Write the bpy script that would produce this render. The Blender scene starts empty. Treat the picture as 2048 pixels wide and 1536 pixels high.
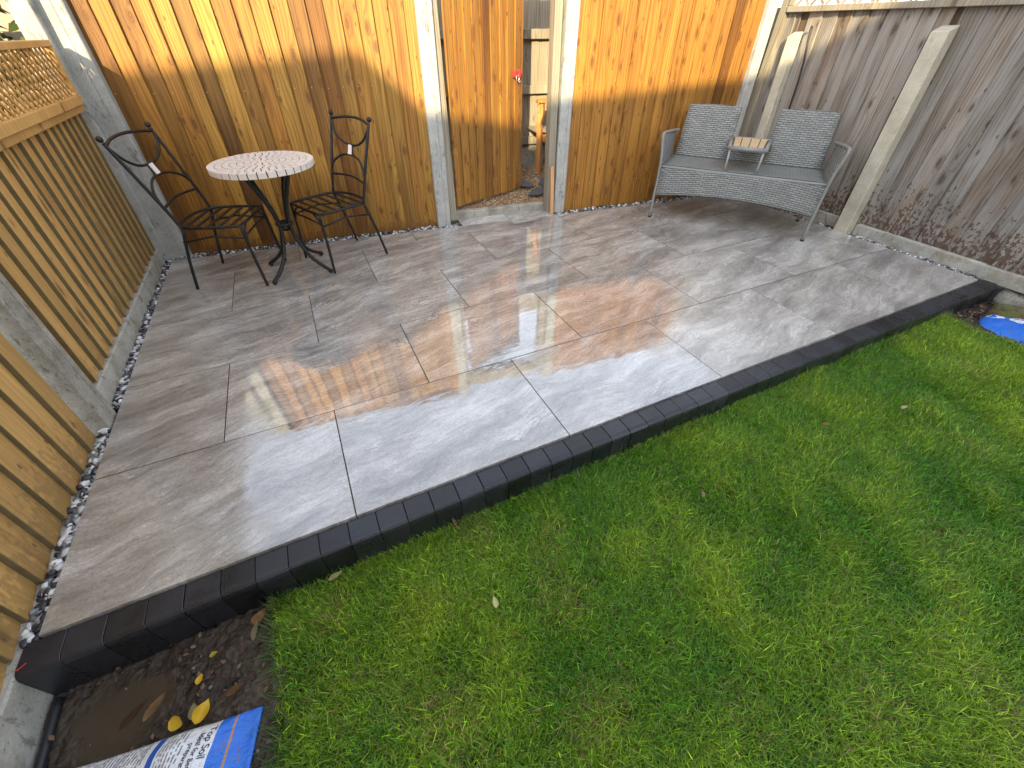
import bpy, bmesh, math, random
import numpy as np
from mathutils import Vector, Matrix
R = math.radians
rng = np.random.default_rng(7)
random.seed(7)
scn = bpy.context.scene
COL = scn.collection

# ------------------------------------------------------------------ camera
cam_d = bpy.data.cameras.new('camera'); cam = bpy.data.objects.new('camera', cam_d); COL.objects.link(cam)
RT = (0.901669717, -0.432425333, 0.000229433); DN = (-0.283794687, -0.592153359, -0.754198233); FW = (0.326270282, 0.679972596, -0.656646764)
M = Matrix(((RT[0], -DN[0], -FW[0], 0.9675), (RT[1], -DN[1], -FW[1], -0.9628), (RT[2], -DN[2], -FW[2], 1.3264), (0, 0, 0, 1)))
cam.matrix_world = M
cam_d.sensor_width = 36; cam_d.lens = 14.2856; cam_d.clip_start = 0.02; cam_d.clip_end = 500
scn.camera = cam

# ------------------------------------------------------------------ light
SUN = Vector((0.657, 1.0, -0.508)).normalized()          # travel direction of the light
w = bpy.data.worlds.new('World'); scn.world = w; w.use_nodes = True
nt = w.node_tree; nt.nodes.clear()
sky = nt.nodes.new('ShaderNodeTexSky'); sky.sky_type = 'NISHITA'; sky.sun_disc = False
sky.sun_elevation = math.asin(-SUN.z); sky.sun_rotation = math.atan2(-SUN.x, -SUN.y)
sky.air_density = 1.0; sky.dust_density = 1.0; sky.ozone_density = 1.0; sky.altitude = 30
bg = nt.nodes.new('ShaderNodeBackground'); bg.inputs['Strength'].default_value = 0.15
out = nt.nodes.new('ShaderNodeOutputWorld')
hsv = nt.nodes.new('ShaderNodeHueSaturation'); hsv.inputs['Saturation'].default_value = 0.42      # thin cloud greys the blue
nt.links.new(sky.outputs[0], hsv.inputs['Color']); nt.links.new(hsv.outputs[0], bg.inputs[0]); nt.links.new(bg.outputs[0], out.inputs[0])
sl = bpy.data.lights.new('sun', 'SUN'); sl.energy = 2.45; sl.angle = R(0.5); sl.color = (1.0, 0.82, 0.49)
so = bpy.data.objects.new('sun', sl); COL.objects.link(so)
so.rotation_mode = 'QUATERNION'; so.rotation_quaternion = SUN.to_track_quat('-Z', 'Y'); so.location = (-6, -9, 8)
vs = scn.view_settings; vs.view_transform = 'Standard'; vs.look = 'None'; vs.exposure = 2.35; vs.gamma = 1.0; vs.use_curve_mapping = False

# ------------------------------------------------------------------ helpers
def link(o, parent=None):
    COL.objects.link(o)
    if parent is not None: o.parent = parent
    return o
def tag(o, label=None, cat=None, group=None, kind=None):
    if label: o['label'] = label
    if cat: o['category'] = cat
    if group: o['group'] = group
    if kind: o['kind'] = kind
    return o
def empty(name, loc=(0, 0, 0), rz=0.0, mw=None):
    o = bpy.data.objects.new(name, None); COL.objects.link(o); o.empty_display_size = 0.1
    if mw is not None: o.matrix_world = mw
    else: o.location = loc; o.rotation_euler = (0, 0, rz)
    return o
class MB:
    """collects shapes, then links them as ONE mesh object"""
    def __init__(s): s.v = []; s.f = []; s.uv = {}
    def add(s, vs_, fs): 
        n = len(s.v); s.v += [tuple(map(float, q)) for q in vs_]; s.f += [tuple(n + i for i in f) for f in fs]; return s
    def box(s, x0, x1, y0, y1, z0, z1):
        return s.add([(x0, y0, z0), (x1, y0, z0), (x1, y1, z0), (x0, y1, z0), (x0, y0, z1), (x1, y0, z1), (x1, y1, z1), (x0, y1, z1)],
                     [(0, 3, 2, 1), (4, 5, 6, 7), (0, 1, 5, 4), (1, 2, 6, 5), (2, 3, 7, 6), (3, 0, 4, 7)])
    def prism(s, poly, z0, z1):
        n = len(poly)
        return s.add([(x, y, z0) for x, y in poly] + [(x, y, z1) for x, y in poly],
                     [tuple(range(n))[::-1], tuple(range(n, 2 * n))] + [(i, (i + 1) % n, n + (i + 1) % n, n + i) for i in range(n)])
    def tube(s, pts, r, seg=8, caps=True, flat=None, closed=False):
        P = [Vector(p) for p in pts]; n = len(P); rs = r if isinstance(r, (list, tuple)) else [r] * n
        base = len(s.v); up = None; rings = []
        for i in range(n):
            a = P[i - 1] if (i > 0 or closed) else P[i]; b = P[(i + 1) % n] if (i < n - 1 or closed) else P[i]
            t = (b - a).normalized()
            if up is None:
                up = Vector((0, 0, 1)) if abs(t.z) < 0.9 else Vector((1, 0, 0))
            u = t.cross(up).normalized(); up = u.cross(t).normalized()
            ring = []
            for k in range(seg):
                an = 2 * math.pi * k / seg
                fu, fv = (1, 1) if flat is None else flat
                q = P[i] + u * math.cos(an) * rs[i] * fu + up * math.sin(an) * rs[i] * fv
                ring.append(len(s.v)); s.v.append(tuple(q))
            rings.append(ring)
        m = n if closed else n - 1
        for i in range(m):
            A, B = rings[i], rings[(i + 1) % n]
            for k in range(seg): s.f.append((A[k], A[(k + 1) % seg], B[(k + 1) % seg], B[k]))
        if caps and not closed:
            s.f.append(tuple(rings[0][::-1])); s.f.append(tuple(rings[-1]))
        return s
    def ball(s, c, r, seg=10, sc=(1, 1, 1)):
        n = len(s.v); rows = seg // 2
        for i in range(rows + 1):
            th = math.pi * i / rows
            for k in range(seg):
                ph = 2 * math.pi * k / seg
                s.v.append((c[0] + r * sc[0] * math.sin(th) * math.cos(ph), c[1] + r * sc[1] * math.sin(th) * math.sin(ph), c[2] + r * sc[2] * math.cos(th)))
        for i in range(rows):
            for k in range(seg):
                a = n + i * seg + k; b = n + i * seg + (k + 1) % seg
                s.f.append((a, a + seg, b + seg, b))
        return s
    def mesh(s, name, mat, smooth=False, bev=0.0, bseg=1):
        me = bpy.data.meshes.new(name); me.from_pydata(s.v, [], s.f); me.update()
        if bev > 0:
            bm = bmesh.new(); bm.from_mesh(me)
            bmesh.ops.remove_doubles(bm, verts=bm.verts, dist=1e-5)
            ed = [e for e in bm.edges if len(e.link_faces) == 2 and e.calc_face_angle(0) > 0.5]
            bmesh.ops.bevel(bm, geom=ed, offset=bev, segments=bseg, affect='EDGES', profile=0.5)
            bm.to_mesh(me); bm.free()
        if mat is not None: me.materials.append(mat)
        if smooth: me.polygons.foreach_set('use_smooth', [True] * len(me.polygons))
        return me
    def build(s, name, mat, parent=None, smooth=False, bev=0.0, bseg=1):
        return link(bpy.data.objects.new(name, s.mesh(name, mat, smooth, bev, bseg)), parent)
def inst(name, me, parent, loc=(0, 0, 0), rot=None):
    o = bpy.data.objects.new(name, me); o.location = loc
    if rot is not None: o.rotation_euler = rot
    return link(o, parent)
def bez(p, n=12):
    """Catmull-Rom through points"""
    P = [np.array(q, float) for q in p]; P = [2 * P[0] - P[1]] + P + [2 * P[-1] - P[-2]]; o = []
    for i in range(1, len(P) - 2):
        for k in range(n):
            t = k / n
            o.append(tuple(0.5 * ((2 * P[i]) + (P[i + 1] - P[i - 1]) * t + (2 * P[i - 1] - 5 * P[i] + 4 * P[i + 1] - P[i + 2]) * t * t + (-P[i - 1] + 3 * P[i] - 3 * P[i + 1] + P[i + 2]) * t ** 3)))
    o.append(tuple(P[-2])); return o
class SN:
    """numpy value noise from random sinusoids"""
    def __init__(s, sc, n=14, seed=1):
        g = np.random.default_rng(seed); a = g.uniform(0, 2 * np.pi, n); k = sc * g.uniform(0.5, 1.8, n)
        s.kx, s.ky, s.p, s.n = k * np.cos(a), k * np.sin(a), g.uniform(0, 6.28, n), n
    def __call__(s, x, y):
        x = np.asarray(x, float); y = np.asarray(y, float)
        return sum(np.sin(x * s.kx[i] + y * s.ky[i] + s.p[i]) for i in range(s.n)) / math.sqrt(s.n / 2)

class VN:
    """multi-octave value noise on a lattice"""
    def __init__(s, sc, octv=4, seed=1): s.sc, s.o = sc, octv; s.g = np.random.default_rng(seed).normal(0, 1, (256, 256))
    def __call__(s, x, y):
        r = 0; a = 1.0; f = s.sc
        for k in range(s.o):
            X, Y = np.asarray(x) * f + 17.3 * k + 50, np.asarray(y) * f + 9.1 * k + 50; i, j = np.floor(X).astype(int), np.floor(Y).astype(int); u, v = X - i, Y - j
            u, v = u * u * (3 - 2 * u), v * v * (3 - 2 * v); G_ = lambda p, q: s.g[p % 256, q % 256]
            r = r + a * ((G_(i, j) * (1 - u) + G_(i + 1, j) * u) * (1 - v) + (G_(i, j + 1) * (1 - u) + G_(i + 1, j + 1) * u) * v); a *= 0.55; f *= 2.1
        return r
# ------------------------------------------------------------------ materials
class NT:
    def __init__(s, name):
        s.m = bpy.data.materials.new(name); s.m.use_nodes = True; s.t = s.m.node_tree; s.t.nodes.clear()
        s.out = s.t.nodes.new('ShaderNodeOutputMaterial'); s.b = s.n('ShaderNodeBsdfPrincipled'); s.t.links.new(s.b.outputs[0], s.out.inputs[0])
    def n(s, ty, **kw):
        nd = s.t.nodes.new(ty)
        for k, v in kw.items(): setattr(nd, k, v)
        return nd
    def l(s, a, b): s.t.links.new(a, b)
    def setv(s, inp, v):
        if hasattr(v, 'is_linked') or isinstance(v, bpy.types.NodeSocket): s.l(v, inp)
        else: inp.default_value = v
    def math(s, op, a, b=None, c=None, clamp=False):
        nd = s.n('ShaderNodeMath', operation=op); nd.use_clamp = clamp
        s.setv(nd.inputs[0], a)
        if b is not None: s.setv(nd.inputs[1], b)
        if c is not None: s.setv(nd.inputs[2], c)
        return nd.outputs[0]
    def vm(s, op, a, b):
        nd = s.n('ShaderNodeVectorMath', operation=op); s.setv(nd.inputs[0], a); s.setv(nd.inputs[1], b); return nd.outputs[0]
    def obj(s, jitter=True):
        c = s.n('ShaderNodeTexCoord').outputs['Object']
        if not jitter: return c
        r = s.n('ShaderNodeObjectInfo').outputs['Random']
        cb = s.n('ShaderNodeCombineXYZ'); s.l(s.math('MULTIPLY', r, 37.7), cb.inputs[0]); s.l(s.math('MULTIPLY', r, 71.3), cb.inputs[1]); s.l(s.math('MULTIPLY', r, 53.9), cb.inputs[2])
        return s.vm('ADD', c, cb.outputs[0])
    def rnd(s, mul=1.0, add=0.0):
        r = s.n('ShaderNodeObjectInfo').outputs['Random']
        return s.math('FRACT', s.math('ADD', s.math('MULTIPLY', r, mul), add))
    def pos(s): return s.n('ShaderNodeNewGeometry').outputs['Position']
    def sep(s, v):
        nd = s.n('ShaderNodeSeparateXYZ'); s.l(v, nd.inputs[0]); return nd.outputs
    def noise(s, vec, scale, detail=4, rough=0.55, dist=0.0):
        nd = s.n('ShaderNodeTexNoise'); s.l(vec, nd.inputs['Vector']); nd.inputs['Scale'].default_value = scale
        nd.inputs['Detail'].default_value = detail; nd.inputs['Roughness'].default_value = rough; nd.inputs['Distortion'].default_value = dist
        return nd.outputs[0]
    def vor(s, vec, scale, feat='F1', dim='3D'):
        nd = s.n('ShaderNodeTexVoronoi', feature=feat, voronoi_dimensions=dim); s.l(vec, nd.inputs['Vector']); nd.inputs['Scale'].default_value = scale; return nd.outputs
    def ramp(s, fac, stops, interp='LINEAR'):
        nd = s.n('ShaderNodeValToRGB'); s.l(fac, nd.inputs[0]); e = nd.color_ramp.elements; nd.color_ramp.interpolation = interp
        while len(e) < len(stops): e.new(0.5)
        for i, (p, c) in enumerate(stops):
            e[i].position = p; e[i].color = (c, c, c, 1) if isinstance(c, (int, float)) else (*c, 1)
        return nd.outputs[0]
    def mix(s, fac, a, b, blend='MIX'):
        nd = s.n('ShaderNodeMix', data_type='RGBA', blend_type=blend); nd.clamp_factor = True
        s.setv(nd.inputs[0], fac)
        for k, v in ((6, a), (7, b)):
            if isinstance(v, (tuple, list)): nd.inputs[k].default_value = (*v[:3], 1)
            elif isinstance(v, (int, float)): nd.inputs[k].default_value = (v, v, v, 1)
            else: s.l(v, nd.inputs[k])
        return nd.outputs[2]
    def mul(s, a, f):
        cb = s.n('ShaderNodeCombineColor')
        for i in range(3): s.setv(cb.inputs[i], f)
        return s.mix(1.0, a, cb.outputs[0], 'MULTIPLY')
    def sm(s, x, a, b):
        nd = s.n('ShaderNodeMapRange', interpolation_type='SMOOTHSTEP'); s.setv(nd.inputs[0], x)
        nd.inputs[1].default_value = a; nd.inputs[2].default_value = b; return nd.outputs[0]
    def bump(s, h, dist, strength=1.0, prev=None):
        nd = s.n('ShaderNodeBump'); nd.inputs['Strength'].default_value = strength; nd.inputs['Distance'].default_value = dist
        s.l(h, nd.inputs['Height'])
        if prev is not None: s.l(prev, nd.inputs['Normal'])
        return nd.outputs[0]
    def fin(s, col, rough=0.6, normal=None, spec=0.5, **kw):
        b = s.b.inputs
        if isinstance(col, (tuple, list)): b['Base Color'].default_value = (*col[:3], 1)
        else: s.l(col, b['Base Color'])
        s.setv(b['Roughness'], rough); b['Specular IOR Level'].default_value = spec
        if normal is not None: s.l(normal, b['Normal'])
        for k, v in kw.items(): s.setv(b[k.replace('_', ' ')], v)
        return s.m

def scaled(m, v, sc):
    return m.vm('MULTIPLY', v, sc)

def wood(name, lo, hi, knotc, vary=0.45, knots=0.5, stain=None, stain_h=0.3, grey=None, rough=0.62, ringamt=0.55, hue=None, dark=0.0, crisp=False, sa=0.8):
    m = NT(name); P = m.obj()
    X = m.sep(P)
    kc = m.n('ShaderNodeCombineXYZ'); m.l(m.math('MULTIPLY', X[0], 9.0), kc.inputs[0]); m.l(m.math('MULTIPLY', X[2], 3.4), kc.inputs[1])
    kv = m.vor(kc.outputs[0], 1.0, dim='2D')
    kd = kv['Distance']; kr = m.sep(kv['Color'])[0]
    kon = m.math('GREATER_THAN', kr, 1 - knots)
    kd = m.math('DIVIDE', kd, m.math('MULTIPLY_ADD', m.sep(kv['Color'])[2], 0.75, 0.35))
    aura = m.math('MULTIPLY', m.math('POWER', 2.718, m.math('MULTIPLY', kd, -7.0)), kon)
    warp = m.noise(scaled(m, P, (5, 5, 0.55)), 1.0, 3)
    ph = m.math('ADD', m.math('MULTIPLY', X[0], 260), m.math('ADD', m.math('MULTIPLY', warp, 60), m.math('MULTIPLY', aura, 22)))
    ring = m.math('MULTIPLY_ADD', m.math('SINE', ph), 0.5, 0.5)
    ring = m.math('POWER', ring, 2.2)
    fib = m.noise(scaled(m, P, (150, 150, 2.5)), 1.0, 4, 0.6)
    blot = m.noise(scaled(m, P, (7, 7, 1.1)), 1.0, 3)
    f = m.math('ADD', m.math('MULTIPLY', fib, 0.55), m.math('MULTIPLY', blot, 0.55))
    f = m.math('SUBTRACT', f, m.math('MULTIPLY', ring, ringamt * 0.45))
    c = m.ramp(f, [(0.18, lo), (0.72, hi)])
    if hue is not None: c = m.mix(m.sm(m.rnd(7.13, .21), 0.45, 1.0), c, hue, 'MULTIPLY')
    c = m.mul(c, m.math('MULTIPLY_ADD', m.rnd(), vary, 1.0 - vary * 0.6))
    if dark > 0:      # a share of brown heartwood boards
        dk = m.math('GREATER_THAN', m.rnd(13.7, .37), 1 - dark); dz = m.sm(m.noise(scaled(m, P, (4, 4, 0.35)), 1.0, 2), 0.36, 0.6)
        c = m.mix(m.math('MULTIPLY', dk, m.math('MULTIPLY_ADD', dz, 0.5, 0.5)), c, m.mix(1.0, c, (0.40, 0.33, 0.34), 'MULTIPLY'))
        c = m.mix(m.math('MULTIPLY', m.sm(m.noise(scaled(m, P, (22, 22, 0.8)), 1.0, 4, 0.6), 0.5, 0.66), 0.65), c, m.mix(1.0, c, (0.55, 0.46, 0.42), 'MULTIPLY'))
    if grey is not None:
        c = m.mix(m.math('MULTIPLY', m.sm(m.noise(scaled(m, P, (9, 9, 1.4)), 1.0, 5, 0.6), 0.35, 0.7), 0.75), c, grey)
    kring = m.math('MULTIPLY_ADD', m.math('SINE', m.math('MULTIPLY', kd, 110)), 0.2, 0.8)
    km = m.math('MULTIPLY', m.math('SUBTRACT', 1.0, m.sm(m.math('ADD', kd, m.math('MULTIPLY', fib, 0.05)), 0.09, 0.215)), kon)
    c = m.mix(m.math('MULTIPLY', km, m.math('MULTIPLY', kring, 0.9)), c, knotc)
    halo = m.math('MULTIPLY', m.math('SUBTRACT', 1.0, m.sm(kd, 0.10, 0.40)), kon)
    c = m.mix(m.math('MULTIPLY', halo, 0.3), c, tuple(0.55 * a + 0.45 * b for a, b in zip(lo, knotc)))
    k2 = m.n('ShaderNodeCombineXYZ'); m.l(m.math('MULTIPLY_ADD', X[0], 21.0, 4.4), k2.inputs[0]); m.l(m.math('MULTIPLY', X[2], 9.0), k2.inputs[1])
    kv2 = m.vor(k2.outputs[0], 1.0, dim='2D'); pin = m.math('MULTIPLY', m.math('SUBTRACT', 1.0, m.sm(kv2['Distance'], 0.06, 0.15)), m.math('GREATER_THAN', m.sep(kv2['Color'])[1], 1 - knots * 0.16))
    c = m.mix(m.math('MULTIPLY', pin, 0.8), c, knotc)
    crack = m.math('LESS_THAN', m.noise(scaled(m, P, (75, 75, 0.9)), 1.0, 2), 0.26)
    c = m.mix(m.math('MULTIPLY', crack, 0.6), c, tuple(0.35 * a for a in lo))
    if stain is not None:
        W = m.pos(); z = m.sep(W)[2]
        n1 = m.noise(scaled(m, W, (46, 46, 34)), 1.0, 3, 0.55); n2 = m.noise(scaled(m, W, (4, 4, 2)), 1.0, 2)
        lim = m.math('ADD', m.math('MULTIPLY', m.math('SUBTRACT', n1, 0.5), stain_h * (5.0 if crisp else 3.4)), m.math('MULTIPLY', m.math('SUBTRACT', n2, 0.5), stain_h * 1.2))
        g = m.math('ADD', z, lim)
        lo_, hi_ = (0.42, 0.56) if crisp else (0.2, 0.8)
        mask = m.math('SUBTRACT', 1.0, m.sm(g, stain_h * lo_, stain_h * hi_))
        c = m.mix(m.math('MULTIPLY', mask, sa), c, stain)
    h = m.math('SUBTRACT', m.math('MULTIPLY', fib, 0.6), m.math('MULTIPLY', ring, 0.3))
    nrm = m.bump(h, 0.0016, 0.8)
    return m.fin(c, rough, nrm, 0.35)

def concrete(name, a, b, spots=(0.12, 0.12, 0.10), algae=None, rough=0.85, amt=0.5):
    m = NT(name); P = m.obj()
    n1 = m.noise(P, 9, 5, 0.6); n2 = m.noise(P, 120, 3, 0.7); n3 = m.noise(scaled(m, P, (22, 22, 9)), 1.0, 6, 0.7)
    c = m.ramp(m.math('ADD', m.math('MULTIPLY', n1, 0.6), m.math('MULTIPLY', n2, 0.4)), [(0.32, a), (0.66, b)])
    c = m.mix(m.math('MULTIPLY', m.sm(n3, 0.56, 0.66), amt), c, spots)
    pit = m.vor(P, 48)['Distance']
    c = m.mix(m.math('MULTIPLY', m.math('LESS_THAN', pit, 0.16), 0.5), c, spots)
    if algae is not None:
        c = m.mix(m.math('MULTIPLY', m.sm(m.noise(P, 5, 5, 0.7), 0.5, 0.66), 0.6), c, algae)
    return m.fin(c, rough, m.bump(m.math('ADD', n2, m.math('MULTIPLY', n3, 0.6)), 0.003, 0.7), 0.3)

def simple(name, col, rough=0.6, var=0.15, sc=40, spec=0.4, bump=0.0, **kw):
    m = NT(name); P = m.obj(); n = m.noise(P, sc, 4, 0.6)
    c = m.mul(m.mix(0.0, col, col), m.math('MULTIPLY_ADD', n, var * 2, 1 - var))
    nr = m.bump(n, bump, 0.8) if bump > 0 else None
    return m.fin(c, rough, nr, spec, **kw)
MAT = {}
MAT['pine'] = wood('new pine', (0.190, 0.088, 0.016), (0.42, 0.225, 0.038), (0.085, 0.026, 0.008), vary=0.5, knots=0.62, dark=0.36, stain=(0.17, 0.075, 0.022), stain_h=0.07, hue=(0.92, 0.76, 0.66))
MAT['gatepine'] = wood('gate pine', (0.180, 0.073, 0.013), (0.40, 0.195, 0.033), (0.10, 0.028, 0.008), vary=0.3, knots=0.7, dark=0.1)
MAT['tan'] = wood('tan larch lap', (0.31, 0.168, 0.050), (0.60, 0.36, 0.118), (0.09, 0.05, 0.018), vary=0.3, knots=0.4, stain=(0.16, 0.10, 0.035), stain_h=0.24, ringamt=0.25, sa=0.45)
MAT['edge_tan larch lap'] = simple('grimy sawn edge', (0.15, 0.112, 0.05), 0.85, 0.45, 18)
MAT['grey'] = wood('weathered grey boards', (0.090, 0.072, 0.055), (0.32, 0.28, 0.23), (0.045, 0.026, 0.018), vary=0.4, knots=0.5, stain=(0.075, 0.037, 0.019), stain_h=0.34, crisp=True, grey=(0.315, 0.30, 0.272), hue=(0.82, 0.70, 0.60))
MAT['pale'] = wood('bleached boards', (0.15, 0.125, 0.085), (0.32, 0.275, 0.2), (0.08, 0.06, 0.04), vary=0.25, knots=0.3)
MAT['bench'] = wood('oiled hardwood', (0.30, 0.12, 0.03), (0.52, 0.25, 0.07), (0.15, 0.05, 0.02), vary=0.2, knots=0.05)
MAT['jamb'] = wood('weathered jamb', (0.14, 0.11, 0.08), (0.36, 0.30, 0.21), (0.07, 0.05, 0.03), vary=0.2, knots=0.2, grey=(0.25, 0.24, 0.19))
MAT['batten'] = wood('fresh batten', (0.40, 0.20, 0.085), (0.62, 0.36, 0.17), (0.2, 0.08, 0.03), vary=0.1, knots=0.1)
MAT['slat'] = wood('table slat', (0.36, 0.26, 0.14), (0.52, 0.39, 0.235), (0.2, 0.12, 0.06), vary=0.12, knots=0.05)
MAT['concrete'] = concrete('pale concrete', (0.26, 0.262, 0.24), (0.42, 0.415, 0.375), (0.14, 0.148, 0.135), amt=0.8)
MAT['concrete_tan'] = concrete('tan concrete', (0.36, 0.325, 0.245), (0.55, 0.51, 0.40), (0.2, 0.19, 0.13), amt=0.4)
MAT['concrete_gb'] = concrete('pale stained concrete', (0.25, 0.235, 0.195), (0.46, 0.445, 0.385), (0.10, 0.075, 0.05), algae=(0.22, 0.18, 0.11), amt=0.6)
MAT['concrete_dirty'] = concrete('stained concrete', (0.19, 0.17, 0.14), (0.40, 0.38, 0.32), (0.06, 0.045, 0.03), algae=(0.15, 0.135, 0.09), amt=0.7)

def m_tile():
    m = NT('wet porcelain'); P = m.obj(); W = m.pos()
    # streaks run along the slab, warped
    wv = m.noise(P, 1.3, 3, 0.5); cb = m.n('ShaderNodeCombineXYZ'); m.l(m.math('MULTIPLY', wv, 0.34), cb.inputs[1]); m.l(m.math('MULTIPLY', wv, -0.1), cb.inputs[0])
    Q = m.vm('ADD', P, cb.outputs[0])
    rot = m.n('ShaderNodeVectorRotate', rotation_type='Z_AXIS'); rot.inputs['Angle'].default_value = R(-14); m.l(Q, rot.inputs['Vector']); Q = rot.outputs[0]
    s1 = m.noise(scaled(m, Q, (1.5, 8, 1)), 1.0, 8, 0.66); s2 = m.noise(scaled(m, Q, (11, 62, 1)), 1.0, 6, 0.7)
    g = m.math('ADD', m.math('MULTIPLY', m.noise(P, 230, 3, 0.75), 0.45), m.math('MULTIPLY', m.noise(scaled(m, Q, (70, 120, 1)), 1.0, 4, 0.7), 0.55)); cl = m.noise(scaled(m, Q, (2.6, 6, 1)), 1.0, 7, 0.66)
    f = m.math('ADD', m.math('MULTIPLY', s1, 0.42), m.math('ADD', m.math('MULTIPLY', s2, 0.25), m.math('MULTIPLY', cl, 0.33)))
    c = m.ramp(f, [(0.41, (0.190, 0.176, 0.157)), (0.5, (0.345, 0.322, 0.288)), (0.59, (0.55, 0.525, 0.48))])
    c = m.mix(m.math('MULTIPLY', m.sm(g, 0.36, 0.64), 0.9), m.mul(c, 0.70), m.mul(c, 1.22))
    # thin pale veins and dark hairlines
    v1 = m.math('ABSOLUTE', m.math('SUBTRACT', m.noise(scaled(m, Q, (2.2, 8, 1)), 1.0, 8, 0.62, 0.4), 0.5))
    vm_ = m.math('MULTIPLY', m.math('SUBTRACT', 1.0, m.sm(v1, 0.0, 0.009)), m.sm(m.noise(P, 5.0, 3), 0.54, 0.70))
    c = m.mix(m.math('MULTIPLY', vm_, 0.8), c, (0.78, 0.76, 0.72))
    v2 = m.math('ABSOLUTE', m.math('SUBTRACT', m.noise(scaled(m, Q, (1.5, 6, 1)), 1.0, 7, 0.6, 0.6), 0.47))
    d_ = m.math('MULTIPLY', m.math('SUBTRACT', 1.0, m.sm(v2, 0.0, 0.012)), m.sm(m.noise(P, 2.3, 2), 0.45, 0.65))
    c = m.mix(m.math('MULTIPLY', d_, 0.75), c, (0.15, 0.135, 0.12))
    c = m.mul(c, m.math('MULTIPLY_ADD', m.rnd(), 0.14, 0.93))
    # water film: thick (mirror) where the mask is high
    wet = m.math('ADD', m.noise(W, 1.1, 6, 0.6, 0.3), m.math('MULTIPLY', m.math('SUBTRACT', m.noise(scaled(m, W, (14, 30, 1)), 1.0, 5, 0.7), 0.5), 0.22))
    WX = m.sep(W)[0]; WR = m.math('SUBTRACT', WX, m.math('MULTIPLY', m.sep(W)[1], 0.7)); jag = m.math('MULTIPLY', m.math('SUBTRACT', m.noise(W, 2.6, 6, 0.65), 0.5), 1.1)
    pool = m.math('MULTIPLY', m.sm(m.math('ADD', WX, m.math('MULTIPLY', jag, 0.9)), 0.12, 0.68), m.math('SUBTRACT', 1.0, m.sm(m.math('ADD', WR, m.math('MULTIPLY', jag, 0.8)), 2.05, 2.65)))
    wet = m.math('MULTIPLY', m.sm(wet, 0.33, 0.45), pool)
    rough = m.math('MULTIPLY_ADD', wet, -0.27, 0.29)
    h = m.math('ADD', m.math('MULTIPLY', m.noise(scaled(m, Q, (16, 60, 1)), 1.0, 5, 0.6), 0.7), m.math('MULTIPLY', g, 0.16))
    film = m.noise(scaled(m, W, (9, 26, 1)), 1.0, 2, 0.45)
    n1 = m.bump(h, 0.0014, 0.09); n2 = m.bump(film, 0.002, 0.24, n1)
    return m.fin(c, rough, n2, 0.5, IOR=2.6)
MAT['tile'] = m_tile()
def m_kerb():
    m = NT('charcoal kerb'); P = m.obj(); W = m.pos()
    n = m.noise(P, 160, 3, 0.7); b = m.noise(W, 6, 5, 0.65)
    c = m.ramp(m.math('ADD', m.math('MULTIPLY', n, 0.5), m.math('MULTIPLY', b, 0.5)), [(0.35, (0.0085, 0.0090, 0.0112)), (0.68, (0.023, 0.0240, 0.0290))])
    c = m.mul(c, m.math('MULTIPLY_ADD', m.rnd(), 1.1, 0.45))
    sc = m.math('MULTIPLY', m.sm(m.noise(scaled(m, P, (60, 25, 25)), 1.0, 5, 0.7), 0.68, 0.76), 0.25)
    c = m.mix(sc, c, (0.2, 0.19, 0.18))
    r = m.math('MULTIPLY_ADD', m.sm(b, 0.4, 0.6), 0.16, 0.24)
    return m.fin(c, r, m.bump(m.math('ADD', n, m.math('MULTIPLY', b, 0.5)), 0.0015, 0.5), 0.55)
MAT['kerb'] = m_kerb()
MAT['grout'] = simple('grout', (0.035, 0.029, 0.025), 0.95, 0.3, 60)
MAT['bed'] = simple('dark membrane', (0.03, 0.029, 0.028), 0.9, 0.3, 30)
MAT['pipe'] = simple('black hose', (0.02, 0.02, 0.022), 0.45)
MAT['nail'] = simple('nail head', (0.55, 0.55, 0.55), 0.35, Metallic=0.7)
MAT['white'] = simple('white ceramic', (0.72, 0.67, 0.63), 0.3, 0.1, 25, 0.5)
MAT['mosaic'] = simple('mosaic stone', (0.64, 0.56, 0.49), 0.38, 0.16, 60, 0.5, 0.0008)
MAT['slate'] = simple('slate', (0.075, 0.08, 0.088), 0.5, 0.35, 20, 0.4, 0.003)
MAT['red'] = simple('red plastic', (0.42, 0.035, 0.03), 0.4)
MAT['steel'] = simple('steel', (0.5, 0.5, 0.5), 0.3, Metallic=0.9)
MAT['roof'] = simple('roof tiles', (0.13, 0.06, 0.04), 0.8, 0.3, 8)
MAT['brick'] = simple('house render', (0.42, 0.36, 0.30), 0.85, 0.15, 6)
MAT['glass'] = simple('window glass', (0.03, 0.035, 0.04), 0.05)
MAT['wframe'] = simple('white frame', (0.75, 0.75, 0.73), 0.4)
MAT['peach'] = simple('peach render', (0.36, 0.235, 0.165), 0.85, 0.12, 12)
MAT['cream'] = simple('cream timber', (0.42, 0.37, 0.27), 0.6, 0.15, 30)
MAT['bark'] = simple('bark', (0.09, 0.06, 0.04), 0.9, 0.3, 30, 0.3, 0.004)
def m_iron():
    m = NT('wrought iron'); P = m.obj(); n = m.noise(P, 30, 4, 0.6); n2 = m.noise(P, 190, 2)
    c = m.ramp(n, [(0.4, (0.0065, 0.0065, 0.007)), (0.62, (0.017, 0.016, 0.0155))])
    c = m.mix(m.math('MULTIPLY', m.sm(m.noise(P, 17, 3), 0.6, 0.72), 0.3), c, (0.075, 0.055, 0.04))
    return m.fin(c, 0.48, m.bump(n2, 0.0008, 0.6), 0.35)
MAT['iron'] = m_iron()
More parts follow.
